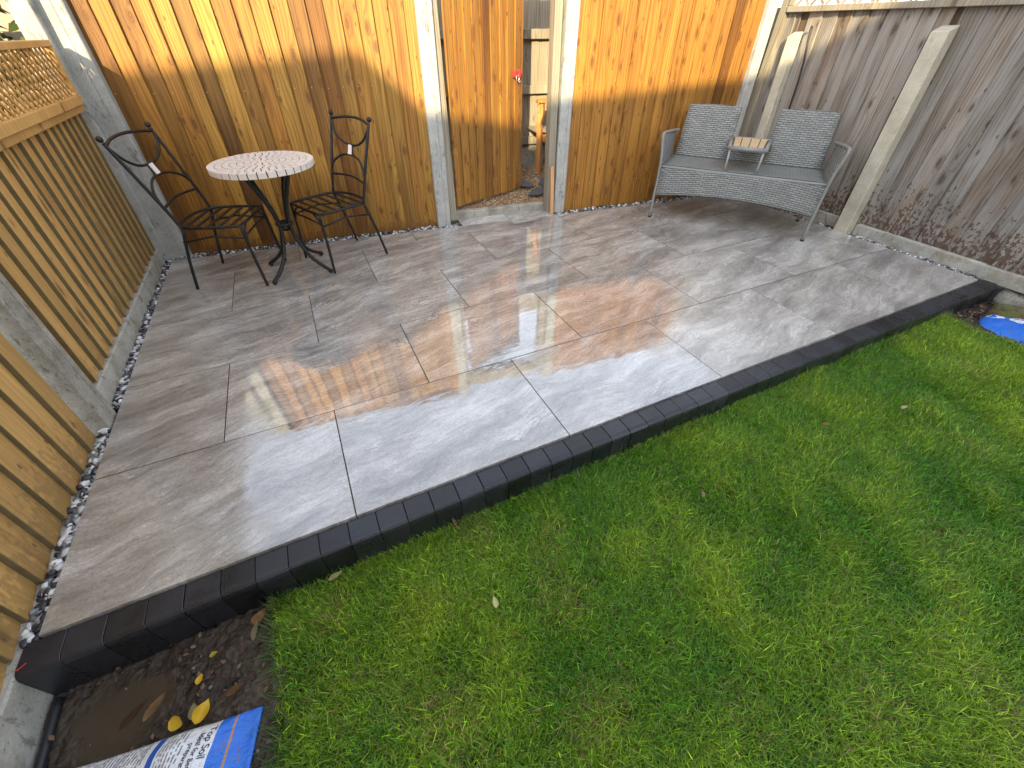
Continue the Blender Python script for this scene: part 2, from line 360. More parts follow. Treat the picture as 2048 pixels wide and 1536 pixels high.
def m_wicker():
    m = NT('grey wicker'); uv = m.n('ShaderNodeTexCoord').outputs['UV']
    br = m.n('ShaderNodeTexBrick'); br.offset = 0.5; br.squash = 1.0; m.l(uv, br.inputs['Vector'])
    for k, v in (('Scale', 1.0), ('Mortar Size', 0.0024), ('Mortar Smooth', 0.6), ('Bias', 0.0), ('Brick Width', 0.052), ('Row Height', 0.0155)): br.inputs[k].default_value = v
    br.inputs['Color1'].default_value = (0.20, 0.207, 0.19, 1); br.inputs['Color2'].default_value = (0.27, 0.278, 0.257, 1); br.inputs['Mortar'].default_value = (0.04, 0.041, 0.038, 1)
    S = m.sep(uv); row = m.math('FLOOR', m.math('DIVIDE', S[1], 0.0155))
    off = m.math('MULTIPLY', m.math('MODULO', row, 2.0), 0.5)
    fx = m.math('FRACT', m.math('ADD', m.math('DIVIDE', S[0], 0.052), off))
    arc = m.math('SINE', m.math('MULTIPLY', fx, math.pi)); fy = m.math('FRACT', m.math('DIVIDE', S[1], 0.0155))
    rr = m.math('SINE', m.math('MULTIPLY', fy, math.pi))
    h = m.math('MULTIPLY', m.math('MULTIPLY_ADD', arc, 0.7, 0.3), rr)
    c = m.mul(br.outputs['Color'], m.math('MULTIPLY_ADD', m.noise(uv, 60, 3), 0.4, 0.8))
    return m.fin(c, 0.45, m.bump(h, 0.006, 1.0), 0.4)
MAT['wicker'] = m_wicker()
MAT['wrap'] = simple('grey wrap', (0.20, 0.203, 0.19), 0.45, 0.3, 150, 0.5, 0.002)
MAT['greypaint'] = simple('grey painted tube', (0.27, 0.27, 0.26), 0.4, 0.1)
def m_attr(name, rough=0.6, spec=0.4, trans=0.0, bump=0.0):
    m = NT(name); a = m.n('ShaderNodeAttribute'); a.attribute_name = 'Col'
    c = a.outputs['Color']; nr = None
    if bump > 0:
        n = m.noise(m.pos(), 300, 3); nr = m.bump(n, bump, 0.7); c = m.mul(c, m.math('MULTIPLY_ADD', n, 0.7, 0.65))
    mm = m.fin(c, rough, nr, spec)
    if trans > 0:
        tr = m.n('ShaderNodeBsdfTranslucent'); m.l(c, tr.inputs[0]); mx = m.n('ShaderNodeMixShader'); mx.inputs[0].default_value = trans
        m.l(m.b.outputs[0], mx.inputs[1]); m.l(tr.outputs[0], mx.inputs[2]); m.l(mx.outputs[0], m.out.inputs[0])
    return mm
MAT['grass'] = m_attr('grass blades', 0.38, 0.5, 0.45)
MAT['pebble'] = m_attr('pebbles', 0.38, 0.5, 0, 0.001)
MAT['litter'] = m_attr('leaf litter', 0.55, 0.4)
MAT['leaf'] = m_attr('leaves', 0.45, 0.4, 0.35)
def m_soil():
    m = NT('wet soil'); W = m.pos(); a = m.n('ShaderNodeAttribute'); a.attribute_name = 'Col'
    n = m.noise(W, 55, 6, 0.7); b = m.noise(W, 9, 4)
    c = m.ramp(m.math('ADD', m.math('MULTIPLY', n, 0.6), m.math('MULTIPLY', b, 0.4)), [(0.36, (0.022, 0.016, 0.011)), (0.66, (0.095, 0.070, 0.050))])
    pud = m.sep(a.outputs['Color'])[0]
    c = m.mix(pud, c, (0.07, 0.052, 0.034))
    r = m.math('MULTIPLY_ADD', pud, -0.45, 0.62)
    nd = m.n('ShaderNodeBump'); nd.inputs['Distance'].default_value = 0.006; m.l(n, nd.inputs['Height']); m.l(m.math('MULTIPLY_ADD', pud, -0.92, 0.95), nd.inputs['Strength'])
    return m.fin(c, r, nd.outputs[0], 0.28)
MAT['soil'] = m_soil()
def m_turf():
    m = NT('turf'); W = m.pos(); n = m.noise(W, 60, 5, 0.7)
    return m.fin(m.ramp(n, [(0.3, (0.03, 0.026, 0.013)), (0.7, (0.09, 0.085, 0.03))]), 0.9, m.bump(n, 0.01), 0.2)
MAT['turf'] = m_turf()
def m_alley():
    m = NT('alley grit'); W = m.pos(); v = m.vor(W, 95); n = m.noise(W, 8, 4)
    c = m.ramp(m.sep(v['Color'])[0], [(0.0, (0.10, 0.055, 0.025)), (0.5, (0.30, 0.17, 0.075)), (1.0, (0.48, 0.36, 0.22))])
    c = m.mul(c, m.math('MULTIPLY_ADD', n, 0.8, 0.6))
    return m.fin(c, 0.8, m.bump(m.math('SUBTRACT', 1.0, v['Distance']), 0.008), 0.3)
MAT['alley'] = m_alley()
def m_bag(name, cols):
    """cols: function(node tree, uv seps) -> colour"""
    m = NT(name); uv = m.n('ShaderNodeTexCoord').outputs['UV']; S = m.sep(uv); c = cols(m, uv, S)
    wr = m.noise(scaled(m, uv, (30, 12, 1)), 1.0, 4, 0.6, 1.2); w2 = m.noise(uv, 9, 3, 0.5, 1.0)
    dirt = m.math('MULTIPLY', m.sm(m.noise(scaled(m, uv, (22, 44, 1)), 1.0, 6, 0.7), 0.53, 0.66), 0.65)
    c = m.mix(dirt, c, (0.16, 0.12, 0.09))
    return m.fin(c, 0.32, m.bump(m.math('ADD', wr, w2), 0.016, 0.8), 0.5)

# ------------------------------------------------------------------ the house whose roof shades the garden (behind the camera)
hs = empty('house', (0, -4.4, -0.15)); tag(hs, 'rendered chalet house with brown tiled stepped roof behind the garden', 'house')
MB().box(-14, 4.8, -8.0, -1.2, -0.3, 3.0).build('wall', MAT['brick'], hs)
def roof(x0, x1, ridge, eave_y0, eave_y1, ze, hipL=0, hipR=0):
    yr = (eave_y0 + eave_y1) / 2
    b = MB(); b.add([(x0, eave_y0, ze), (x1, eave_y0, ze), (x1, eave_y1, ze), (x0, eave_y1, ze), (x0 + hipL, yr, ridge), (x1 - hipR, yr, ridge)],
                    [(0, 1, 5, 4), (2, 3, 4, 5), (1, 2, 5), (3, 0, 4), (0, 3, 2, 1)])
    return b.build('roof', MAT['roof'], hs)
# ridge lines at world y=-7: heights 5.75 / 6.19
roof(-4.45, 5.1, 5.75 + 0.15, -4.1, -1.1, 3.15)
roof(-14.2, -1.45, 6.19 + 0.15, -4.25, -0.95, 3.18, 0, 3.40)
for x in (-10.5, -6.5, 1.0):
    wf = MB().box(x, x + 1.4, -1.23, -1.17, 0.9, 2.1).build('window', MAT['wframe'], hs)
    MB().box(x + .08, x + 1.32, -1.19, -1.155, 0.98, 2.02).build('pane', MAT['glass'], wf)
dr = MB().box(-2.6, -1.6, -1.23, -1.17, 0.0, 2.1).build('door', MAT['wframe'], hs)
MB().box(-1.76, -1.68, -1.17, -1.13, 0.98, 1.06).build('handle', MAT['steel'], dr)

# ------------------------------------------------------------------ ground
PX, PY, XL, XR = 0.904, 0.6005, -0.095, 5.084
def rear(x): return 2.820 - 0.1212 * x
def add_col(me, cols):
    ca = me.color_attributes.new('Col', 'FLOAT_COLOR', 'POINT'); a = np.ones((len(me.vertices), 4), np.float32); a[:, :3] = cols; ca.data.foreach_set('color', a.ravel())
def bulk(name, V, F, mat, cols=None, smooth=False, parent=None):
    me = bpy.data.meshes.new(name); nv, nf, k = len(V), len(F), F.shape[1]
    me.vertices.add(nv); me.vertices.foreach_set('co', np.asarray(V, np.float32).ravel())
    me.loops.add(nf * k); me.loops.foreach_set('vertex_index', F.astype(np.int32).ravel())
    me.polygons.add(nf); me.polygons.foreach_set('loop_start', np.arange(0, nf * k, k, dtype=np.int32)); me.polygons.foreach_set('loop_total', np.full(nf, k, np.int32))
    if smooth: me.polygons.foreach_set('use_smooth', np.ones(nf, bool))
    me.update(calc_edges=True)
    if cols is not None: add_col(me, cols)
    me.materials.append(mat)
    return link(bpy.data.objects.new(name, me), parent)
gr = MB(); S_ = 60
gr.add([(-S_, -S_, -0.34), (S_, -S_, -0.34), (S_, S_, -0.34), (-S_, S_, -0.34)], [(0, 1, 2, 3)])
tag(gr.build('ground', MAT['turf']), kind='structure')

patio = MB().prism([(-0.142, 0.002), (5.152, 0.002), (5.154, -0.12), (5.34, -0.12), (5.34, 2.34), (3.9, 2.47), (-0.2, 2.95), (-0.2, 0.3)], -0.33, -0.034).build('patio', MAT['bed'])
tag(patio, kind='structure')
MB().prism([(XL + .003, 0.003), (XR - .003, 0.003), (XR - .003, rear(XR) - .003), (3.06, rear(3.06) - .003), (3.06, 2.665), (2.17, 2.775), (2.17, rear(2.17) - .003), (XL + .003, rear(XL) - .003)], -0.0335, -0.0016).build('grout_bed', MAT['grout'], patio)
def clip(poly, n, d):     # keep n.p <= d
    o = []
    for i in range(len(poly)):
        a, b = poly[i], poly[(i + 1) % len(poly)]; da = n[0] * a[0] + n[1] * a[1] - d; db = n[0] * b[0] + n[1] * b[1] - d
        if da <= 0: o.append(a)
        if (da < 0 < db) or (db < 0 < da):
            t = da / (da - db); o.append((a[0] + t * (b[0] - a[0]), a[1] + t * (b[1] - a[1])))
    return o
def area(p): return 0.5 * abs(sum(p[i][0] * p[(i + 1) % len(p)][1] - p[(i + 1) % len(p)][0] * p[i][1] for i in range(len(p))))
def tile(poly):
    cx = sum(p[0] for p in poly) / len(poly); cy = sum(p[1] for p in poly) / len(poly)
    P = [(x - cx, y - cy) for x, y in poly]
    o = MB().prism(P, -0.02, 0.0).build('paving_slab', MAT['tile'], patio, bev=0.0006)
    o.location = (cx, cy, random.uniform(-0.0004, 0.0004)); o.rotation_euler = (random.uniform(-.0012, .0012), random.uniform(-.0012, .0012), 0)
offs = [0.8039, 0.3544, 0.7990, 0.3456, 0.7968]; G = 0.0021
for r in range(5):
    y0, y1 = r * PY + (0.0 if r == 0 else G), (r + 1) * PY - G
    for n in range(-1, 8):
        x0, x1 = offs[r] + (n - 1) * PX + G, offs[r] + n * PX - G
        q = [(x0, y0), (x1, y0), (x1, y1), (x0, y1)]
        q = clip(q, (-1, 0), -XL); q = clip(q, (1, 0), XR) if q else q; q = clip(q, (0.1212, 1), 2.820) if q else q
        if len(q) > 2 and area(q) > 0.003: tile(q)
tile([(2.17, rear(2.17) + .003), (2.62, rear(2.62) + .003), (2.62, 2.715), (2.17, 2.77)])
tile([(2.624, rear(2.624) + .003), (3.06, rear(3.06) + .003), (3.06, 2.66), (2.624, 2.715)])

kerb = MB().box(-0.128, 5.146, -0.092, -0.006, -0.33, -0.019).build('kerb', MAT['bed']); tag(kerb, kind='structure')
kp = [(-0.0045, -0.3), (-0.0045, -0.0045), (-0.074, -0.0045), (-0.086, -0.008), (-0.094, -0.016), (-0.098, -0.030), (-0.100, -0.3)]
def kerb_mesh(wd):
    b = MB(); n = len(kp)
    for x in (-wd / 2, wd / 2): b.v += [(x, y, z) for y, z in kp]
    b.f += [tuple(range(n)), tuple(range(2 * n - 1, n - 1, -1))] + [(i, i + n, (i + 1) % n + n, (i + 1) % n) for i in range(n)]
    return b.mesh('kerb_block', MAT['kerb'], bev=0.0011)
km = [kerb_mesh(0.0978), kerb_mesh(0.0987), kerb_mesh(0.0966)]
x = -0.132; k = 0
while x < 5.1:
    wd = min(0.1, 5.14 - x)
    o = inst('kerb_block', random.choice(km), kerb, (x + wd / 2, random.uniform(-.0008, .0008), -.0065 + random.uniform(-.0006, .0006)), (random.uniform(-.003, .003), random.uniform(-.003, .003), random.uniform(-.003, .003)))
    x += 0.1; k += 1

# lawn ----------------------------------------------------------------
def zl(x): return -0.160 + np.clip((np.asarray(x) - 0.5) / 4.0, -0.2, 1.2) * 0.055
LP = [(0.475, -0.104), (4.50, -0.104), (4.545, -0.30), (4.62, -0.62), (4.7, -3.2), (0.45, -3.2), (0.478, -0.60)]
tv = MB(); tv.add([(x, y, float(zl(x)) - 0.004) for x, y in LP], [tuple(range(len(LP)))])
tag(tv.build('lawn', MAT['turf']), kind='structure')
def inside(px, py, poly):
    r = np.zeros(len(px), bool); n = len(poly)
    for i in range(n):
        x1, y1 = poly[i]; x2, y2 = poly[(i + 1) % n]
        c = (y1 > py) != (y2 > py); xx = (x2 - x1) * (py - y1) / (y2 - y1 + 1e-12) + x1; r ^= c & (px < xx)
    return r
n_a, n_b, n_c, n_d = SN(5, seed=3), SN(14, seed=4), SN(2.2, seed=5), SN(40, seed=9)
def blades(px, py, hgt, wid, lean, yaw, colr):
    N = len(px); z0 = zl(px) - 0.004
    dx, dy = np.cos(yaw), np.sin(yaw); sx, sy = -dy, dx
    V = np.zeros((N, 5, 3), np.float32)
    mid = 0.55
    for j, (t, ww) in enumerate(((0, 1), (0, -1), (mid, 0.8), (mid, -0.8), (1, 0))):
        bend = lean * (t ** 1.7)
        V[:, j, 0] = px + dx * bend * hgt + sx * wid * 0.5 * ww; V[:, j, 1] = py + dy * bend * hgt + sy * wid * 0.5 * ww
        V[:, j, 2] = z0 + hgt * t * np.sqrt(np.clip(1 - 0.55 * (lean * t) ** 2, 0.1, 1))
    F = np.array([[0, 1, 3], [0, 3, 2], [2, 3, 4]])[None] + (np.arange(N) * 5)[:, None, None]
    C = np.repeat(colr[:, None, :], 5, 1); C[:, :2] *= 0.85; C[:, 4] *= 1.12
    return V.reshape(-1, 3), F.reshape(-1, 3), C.reshape(-1, 3)
def grass_pts(poly, dens):
    xs, ys = [p[0] for p in poly], [p[1] for p in poly]; A = (max(xs) - min(xs)) * (max(ys) - min(ys)); N = int(A * dens)
    px = rng.uniform(min(xs), max(xs), N); py = rng.uniform(min(ys), max(ys), N); k = inside(px, py, poly); return px[k], py[k]
VIEW = [(0.475, -0.103), (4.50, -0.103), (4.60, -0.62), (2.6, -1.75), (0.9, -1.05), (0.478, -0.62)]
pts = [grass_pts(VIEW, 86000), grass_pts([(4.60, -0.62), (4.7, -1.9), (2.6, -1.75)], 22000), grass_pts([(0.478, -0.62), (0.9, -1.05), (2.6, -1.75), (4.7, -1.9), (4.7, -2.6), (0.42, -2.6)], 22000)]
px = np.concatenate([p[0] for p in pts]); py = np.concatenate([p[1] for p in pts])
keep = (n_d(px, py) * 0.35 + rng.normal(0, 1, len(px)) * 0.5) > -0.8; px, py = px[keep], py[keep]
N = len(px)
t_y = np.clip(0.42 + 0.15 * n_a(px, py) + 0.14 * n_b(px, py) + rng.normal(0, 0.26, N) + 0.12 * n_c(px, py), 0, 1)[:, None]
gcol = (1 - t_y) * np.array([0.070, 0.215, 0.012]) + t_y * np.array([0.315, 0.43, 0.028])
dead = rng.random(N) < 0.05 + 0.22 * np.clip(n_b(px + 3.3, py) * .7 + n_c(px, py + 2) * .5 - 0.75, 0, 1); gcol[dead] = np.array([0.26, 0.22, 0.075])
gcol *= np.exp(rng.normal(0.06, 0.42, (N, 1)))
hh = np.clip(rng.normal(0.029, 0.009, N) * (1 + 0.12 * n_b(px, py)), 0.010, 0.065)
edge = np.exp(-(-0.103 - py) / 0.05); hh *= 1 + 0.55 * edge * rng.random(N)
swirl = n_a(py, px) * 1.6
Vg, Fg, Cg = blades(px, py, hh, rng.uniform(0.0018, 0.0033, N), rng.uniform(0.3, 1.25, N), swirl + rng.normal(0, 1.9, N), gcol)
# longer wisps along the kerb and the two bare ends
m_ = 1500; ex = rng.uniform(0.48, 4.5, m_); ey = rng.uniform(-0.16, -0.104, m_)
m2 = 420; ex = np.r_[ex, 0.485 + rng.normal(0, 0.012, m2), 4.52 + rng.normal(0, .02, 200)]; ey = np.r_[ey, rng.uniform(-0.75, -0.104, m2), rng.uniform(-.6, -.104, 200)]
k = (n_b(ex, ey) + rng.normal(0, .6, len(ex))) > -0.1; ex, ey = ex[k], ey[k]; m_ = len(ex)
yaw = np.where(rng.random(m_) < 0.6, rng.normal(math.pi / 2, 0.9, m_), rng.uniform(0, 6.28, m_)); yaw = np.where((ex < 0.5) & (ey < -.17), rng.normal(math.pi, 0.8, m_), yaw)
wc = np.array([0.05, 0.13, 0.014]) * rng.uniform(0.6, 1.5, (m_, 1)); wc[rng.random(m_) < 0.12] = (0.2, 0.19, 0.06)
Vw, Fw, Cw = blades(ex, ey, rng.uniform(0.045, 0.095, m_), rng.uniform(0.0018, 0.0032, m_), rng.uniform(0.3, 1.15, m_), yaw, wc)
gro = bulk('grass', np.r_[Vg, Vw], np.r_[Fg, Fw + len(Vg)], MAT['grass'], np.r_[Cg, Cw]); tag(gro, 'short bright green lawn grass in front of the dark kerb', 'grass', kind='stuff')

# soil beds -----------------------------------------------------------
def soil(name, x0, x1, y0, y1, zf, nx, ny, pud=None):
    X, Y = np.meshgrid(np.linspace(x0, x1, nx), np.linspace(y0, y1, ny), indexing='ij')
    a, b = VN(14, 4, 11), VN(45, 4, 12)
    amp = np.ones_like(X); P = np.zeros_like(X)
    if pud is not None:
        P = np.clip(pud(X, Y) + 0.16 * a(X, Y), 0, 1); P = P * P * (3 - 2 * P); amp = 1 - 0.985 * P
    Z = zf(X, Y) + amp * (0.0046 * a(X, Y) + 0.0042 * b(X, Y)) - 0.006 * P
    V = np.stack([X, Y, Z], -1).reshape(-1, 3); i = np.arange(nx * ny).reshape(nx, ny)
    F = np.stack([i[:-1, :-1], i[1:, :-1], i[1:, 1:], i[:-1, 1:]], -1).reshape(-1, 4)
    o = bulk(name, V, F, MAT['soil'], np.repeat(P.reshape(-1, 1), 3, 1), True); tag(o, kind='structure'); return o
soil('soil', -0.14, 0.50, -1.3, -0.098, lambda x, y: -0.176 + 0.02 * np.clip((x - 0.1) / 0.3, 0, 1), 230, 420,
     lambda x, y: np.clip(1.5 - np.hypot((x - 0.05) / 0.14, (y + 0.235) / 0.105), 0, 1))
soil('soil', 4.46, 5.6, -1.6, -0.098, lambda x, y: -0.128 - 0.012 * (x > 4.7), 120, 150)

# stones --------------------------------------------------------------
def ico(sub):
    bm = bmesh.new(); bmesh.ops.create_icosphere(bm, subdivisions=sub, radius=1.0); V = np.array([v.co[:] for v in bm.verts]); F = np.array([[v.index for v in f.verts] for f in bm.faces]); bm.free(); return V, F
def stones(name, P, size, cols, mat, sub=2, flat=(0.5, 0.8), parent=None):
    V0, F0 = ico(sub); N = len(P); nv = len(V0); V = np.zeros((N, nv, 3))
    lump = [np.clip(1 + 0.16 * rng.normal(0, 1, nv), 0.72, 1.3) for _ in range(24)]
    for i in range(N):
        v = V0 * lump[i % 24][:, None] * np.array([rng.uniform(0.8, 1.25), rng.uniform(0.6, 1.0), rng.uniform(*flat)]) * size[i] * 0.5
        a, b = rng.uniform(0, 6.28), rng.normal(0, 0.35); ca, sa, cb, sb = math.cos(a), math.sin(a), math.cos(b), math.sin(b)
        Rm = np.array([[ca, -sa, 0], [sa, ca, 0], [0, 0, 1]]) @ np.array([[1, 0, 0], [0, cb, -sb], [0, sb, cb]])
        V[i] = v @ Rm.T + P[i]
    F = F0[None] + (np.arange(N) * nv)[:, None, None]
    return bulk(name, V.reshape(-1, 3), F.reshape(-1, 3), mat, np.repeat(cols[:, None], nv, 1).reshape(-1, 3), sub > 1, parent)
def strip(n, fn, zb, s0, s1):
    P, S = [], []
    for _ in range(n):
        x, y = fn(); s = rng.uniform(s0, s1); P.append((x, y, zb + rng.uniform(-0.006, 0.007))); S.append(s)
    return P, S
def left_x(y): return (-0.150 if y < 0.92 else (-0.105 if y < 1.06 else -0.143))
def f_left():
    while True:
        y = rng.uniform(-0.0, 2.86); a = left_x(y) + 0.006
        if a < XL - 0.006: return rng.uniform(a, XL - 0.006), y
P1, S1 = strip(900, f_left, -0.014, 0.014, 0.034)
def f_rear():
    while True:
        x = rng.uniform(-0.1, 5.05); d = rng.uniform(0.006, 0.10)
        y = rear(x) + d
        if not (2.15 < x < 3.08) and y < 2.93 - 0.1166 * x: return x, y
P2, S2 = strip(1700, f_rear, -0.012, 0.012, 0.026)
def f_right(): 
    y = rng.uniform(0.03, 2.2); return rng.uniform(XR + 0.006, 5.150), y
P3, S3 = strip(900, f_right, -0.012, 0.012, 0.026)
P_ = np.array(P1 + P2 + P3); Sz = np.array(S1 + S2 + S3); u_ = rng.random(len(P_))
cc = np.where(u_[:, None] < 0.34, np.array([[0.035, 0.037, 0.042]]), np.where(u_[:, None] < 0.66, np.array([[0.17, 0.18, 0.185]]), np.array([[0.62, 0.61, 0.585]]))) * rng.uniform(0.6, 1.25, (len(P_), 1))
tag(stones('gravel', P_, Sz, cc, MAT['pebble']), 'black, grey and white gravel filling the gap between paving and fences', 'gravel', kind='stuff')

# ------------------------------------------------------------------ fences
UP = Vector((0.021, 0.030, 1.0)).normalized()
def frame(o, d):          # local x along d, local z along the leaning posts
    X = Vector((d[0], d[1], 0)).normalized(); Z = (UP - X * X.dot(UP)).normalized(); Y = Z.cross(X)
    m = Matrix((X, Y, Z)).transposed().to_4x4(); m.translation = Vector(o); return m
def lean(parent): return math.atan2((parent.matrix_world.to_3x3() @ Vector((1, 0, 0))).dot(UP), UP.z)   # in-plane lean of posts and boards
_bm = {}
def board_mesh(wd, h, thick, thin, side, mat):
    """feather-edge board: local x 0..wd, front towards -y, thick edge on `side`"""
    key = (round(wd, 3), round(h, 3), thick, thin, side, mat.name)
    if key not in _bm:
        tl, tr = (thin, thick) if side > 0 else (thick, thin); b = MB(); e = 0.0018
        pr = [(0, 0), (0, -tl + e), (e, -tl), (wd - e, -tr), (wd, -tr + e), (wd, 0)]; n = len(pr)
        b.v = [(x, y, 0) for x, y in pr] + [(x, y, h) for x, y in pr]
        b.f = [tuple(range(n))[::-1], tuple(range(n, 2 * n))] + [(i, (i + 1) % n, n + (i + 1) % n, n + i) for i in range(n)]
        b.f = [f[::-1] for f in b.f]
        me = b.mesh('board', mat); me.materials.append(MAT['edge_' + mat.name] if 'edge_' + mat.name in MAT else mat)
        ti = 4 if side > 0 else 0          # the thick sawn edge
        for fi in ((2 + 4, 2 + 3) if side > 0 else (2 + 0, 2 + 1)): me.polygons[fi].material_index = 1
        _bm[key] = me
    return _bm[key]
def boards(parent, x0, x1, z0, z1, pitch, mat, side=1, thick=0.021, thin=0.004, y=0.0, jit=0.006, zj=0.004, name='board'):
    x = x0; bs = []; ln = lean(parent)
    while x < x1 - 0.02:
        p = min(pitch + random.choice((-jit, -jit / 2, 0, jit / 2, jit)), x1 - x)
        if x1 - x - p < 0.03: p = x1 - x
        ov = 0.012
        wd = round(p + ov, 3)
        me = board_mesh(wd, round(z1 - z0, 3), thick, thin, side, mat)
        xs = x - (ov if side > 0 else 0)
        # thin edge tucked behind its neighbour: turn the board slightly
        o = inst(name, me, parent, (xs, y + random.uniform(-.0015, .0015), z0 + random.uniform(-zj, zj)), (random.uniform(-.0015, .0015), ln + random.uniform(-.0012, .0012), random.uniform(-.004, .004)))
        bs.append((xs, p)); x += p
    return bs
def nails(parent, bs, zs, y):
    b = MB()
    for xs, p in bs:
        for z in zs: b.ball((xs + p * random.uniform(.4, .6), y, z + random.uniform(-.006, .006)), 0.0036, 6)
    o = b.build('nail', MAT['nail'], parent); tag(o, kind='stuff'); return o
def hpost(parent, x, y, wx, wy, h, mat, z0=-0.3, groove='y', name='concrete_post', slope=0.0):
    """concrete post with a shallow cast groove line down its front"""
    b = MB(); c = 0.006
    X0, x = x, 0.0
    b.prism([(x - wx / 2 + c, y - wy / 2), (x + wx * .12, y - wy / 2), (x + wx * .12 + .002, y - wy / 2 + .004), (x + wx * .12 + .006, y - wy / 2 + .004), (x + wx * .12 + .008, y - wy / 2), (x + wx / 2 - c, y - wy / 2), (x + wx / 2, y - wy / 2 + c), (x + wx / 2, y + wy / 2), (x - wx / 2, y + wy / 2), (x - wx / 2, y - wy / 2 + c)], z0, h)
    o = b.build(name, mat, parent); o.location = (X0, 0, 0); o.rotation_euler = (0, lean(parent), 0); return o

# back fence, local x from left corner
BD = (1.0, -0.1166); BL = math.hypot(*BD)
bf = empty('fence', mw=frame((0, 2.935, 0), BD)); bpy.context.view_layer.update(); tag(bf, 'new orange pine fence either side of the gate between pale concrete posts', 'fence')
def bx(x): return x * BL
b1 = boards(bf, bx(0.03), bx(1.985), -0.035, 2.08, 0.104, MAT['pine'], side=1)
b2 = boards(bf, bx(3.195), bx(4.955), -0.035, 2.08, 0.104, MAT['gatepine'], side=-1)
nails(bf, b1, (1.02,), -0.0135); nails(bf, b2, (0.99, 0.22), -0.0135)
for (a, c) in ((0.03, 1.985), (3.195, 4.955)):
    MB().box(bx(a), bx(c), -0.03, 0.03, 2.083, 2.115).build('capping_rail', MAT['pine'], bf, bev=.003)
    for z in (0.3, 1.05, 1.8): MB().box(bx(a), bx(c), 0.004, 0.045, z, z + 0.07).build('back_rail', MAT['pine'], bf)
hpost(bf, bx(-0.045), -0.0, 0.15, 0.12, 2.12, MAT['concrete'])
hpost(bf, bx(2.03), -0.008, 0.115, 0.11, 2.12, MAT['concrete'])
hpost(bf, bx(3.142), -0.008, 0.105, 0.11, 2.12, MAT['concrete'])
hpost(bf, bx(5.005), -0.0, 0.098, 0.12, 2.12, MAT['concrete'])
# timber jambs, lintel, threshold of the gateway
MB().box(bx(2.094), bx(2.152), -0.035, 0.05, 0.02, 1.86).build('jamb', MAT['jamb'], bf, bev=.003)
MB().box(bx(3.022), bx(3.086), -0.045, 0.05, -0.02, 1.86).build('jamb', MAT['jamb'], bf, bev=.003)
MB().box(bx(2.094), bx(3.086), -0.03, 0.045, 1.863, 2.04).build('lintel', MAT['jamb'], bf, bev=.003)
th = MB(); th.box(bx(2.10), bx(3.085), 0.048, 0.140, -0.2, 0.066); th.build('threshold', MAT['concrete_dirty'], bf, bev=.006)

# gate, swung away from the patio
gv = (0.785, 0.283); ga = math.hypot(*gv)
gt = empty('gate', mw=frame((2.178, 2.735, 0.115), gv)); bpy.context.view_layer.update(); tag(gt, 'orange pine board gate standing ajar between concrete gateposts', 'gate')
gb_ = boards(gt, 0.0, 0.835, 0.0, 1.75, 0.094, MAT['gatepine'], side=-1, thick=0.019, jit=0.008)
nails(gt, gb_, (0.14,), -0.0135)
for z in (0.12, 0.82, 1.5): MB().box(0.01, 0.825, 0.003, 0.04, z, z + 0.09).build('ledge', MAT['gatepine'], gt)
MB().add([(0.05, .004, .22), (0.14, .004, .22), (0.79, .004, .82), (0.70, .004, .82), (0.05, .036, .22), (0.14, .036, .22), (0.79, .036, .82), (0.70, .036, .82)], [(0, 1, 2, 3), (7, 6, 5, 4), (0, 4, 5, 1), (1, 5, 6, 2), (2, 6, 7, 3), (3, 7, 4, 0)]).build('brace', MAT['gatepine'], gt)
cl = empty('latch'); cl.parent = gt; cl.location = (0.77, -0.03, 0.925)
MB().box(-.045, .05, -.012, .012, -.008, .022).build('slide_bolt', MAT['red'], cl, bev=.003)
MB().box(-.04, -.02, -.02, .012, -.022, .03).box(.012, .034, -.02, .012, -.026, .03).build('bracket', MAT['red'], cl, bev=.003)
MB().tube(bez([(-.01, -.012, -.005), (-.018, -.016, -.035), (0, -.016, -.05), (.012, -.016, -.03), (.006, -.012, -.005)], 5), .0035, 6).tube(bez([(.02, -.01, -.02), (.03, -.014, -.05), (.022, -.014, -.058)], 4), .003, 6).build('shackle', MAT['steel'], cl, True)
# short batten leaning at the gatepost
bt = MB().box(-.016, .016, -.012, .012, 0, .40).build('batten', MAT['batten'], bev=.002); bt.location = (3.052, 2.505, 0.002); bt.rotation_euler = (R(-3), R(-1.5), R(-7))
tag(bt, 'short fresh timber batten standing at the right gatepost', 'timber')

# left fence, local x runs away from the camera (+y), front faces the patio
lf = empty('fence', mw=frame((-0.166, -1.4, 0), (0.0, 1.0))); bpy.context.view_layer.update(); tag(lf, 'tan overlapping board fence with trellis top along the left gravel strip', 'fence')
# local -y is +x in the world here (towards the patio)
boards(lf, -0.1, 2.29, -0.012, 1.75, 0.122, MAT['tan'], side=-1, thick=0.022, thin=0.004, y=0.0)
boards(lf, 2.45, 4.25, 0.098, 0.95, 0.103, MAT['tan'], side=-1, thick=0.022, thin=0.004, y=0.006)
MB().box(-0.1, 2.31, -0.035, 0.02, -0.33, -0.016).build('gravel_board', MAT['concrete_gb'], lf, bev=.006)
MB().box(2.44, 4.26, -0.024, 0.02, -0.2, 0.094).build('gravel_board', MAT['concrete_gb'], lf, bev=.006)
hpost(lf, 2.375, -0.012, 0.105, 0.10, 1.8, MAT['concrete_dirty'])
MB().box(2.45, 4.26, -0.045, 0.02, 0.953, 0.988).build('capping_rail', MAT['tan'], lf, bev=.003)
MB().box(2.45, 4.26, 0.022, 0.05, 0.5, 0.58).build('back_rail', MAT['tan'], lf)
tr = empty('trellis'); tr.parent = lf
MB().box(2.45, 4.245, -0.064, -0.018, 0.991, 1.036).build('trellis_rail', MAT['tan'], tr, bev=.003)
MB().box(2.45, 4.245, -0.060, -0.020, 1.258, 1.288).build('trellis_rail', MAT['tan'], tr, bev=.003)
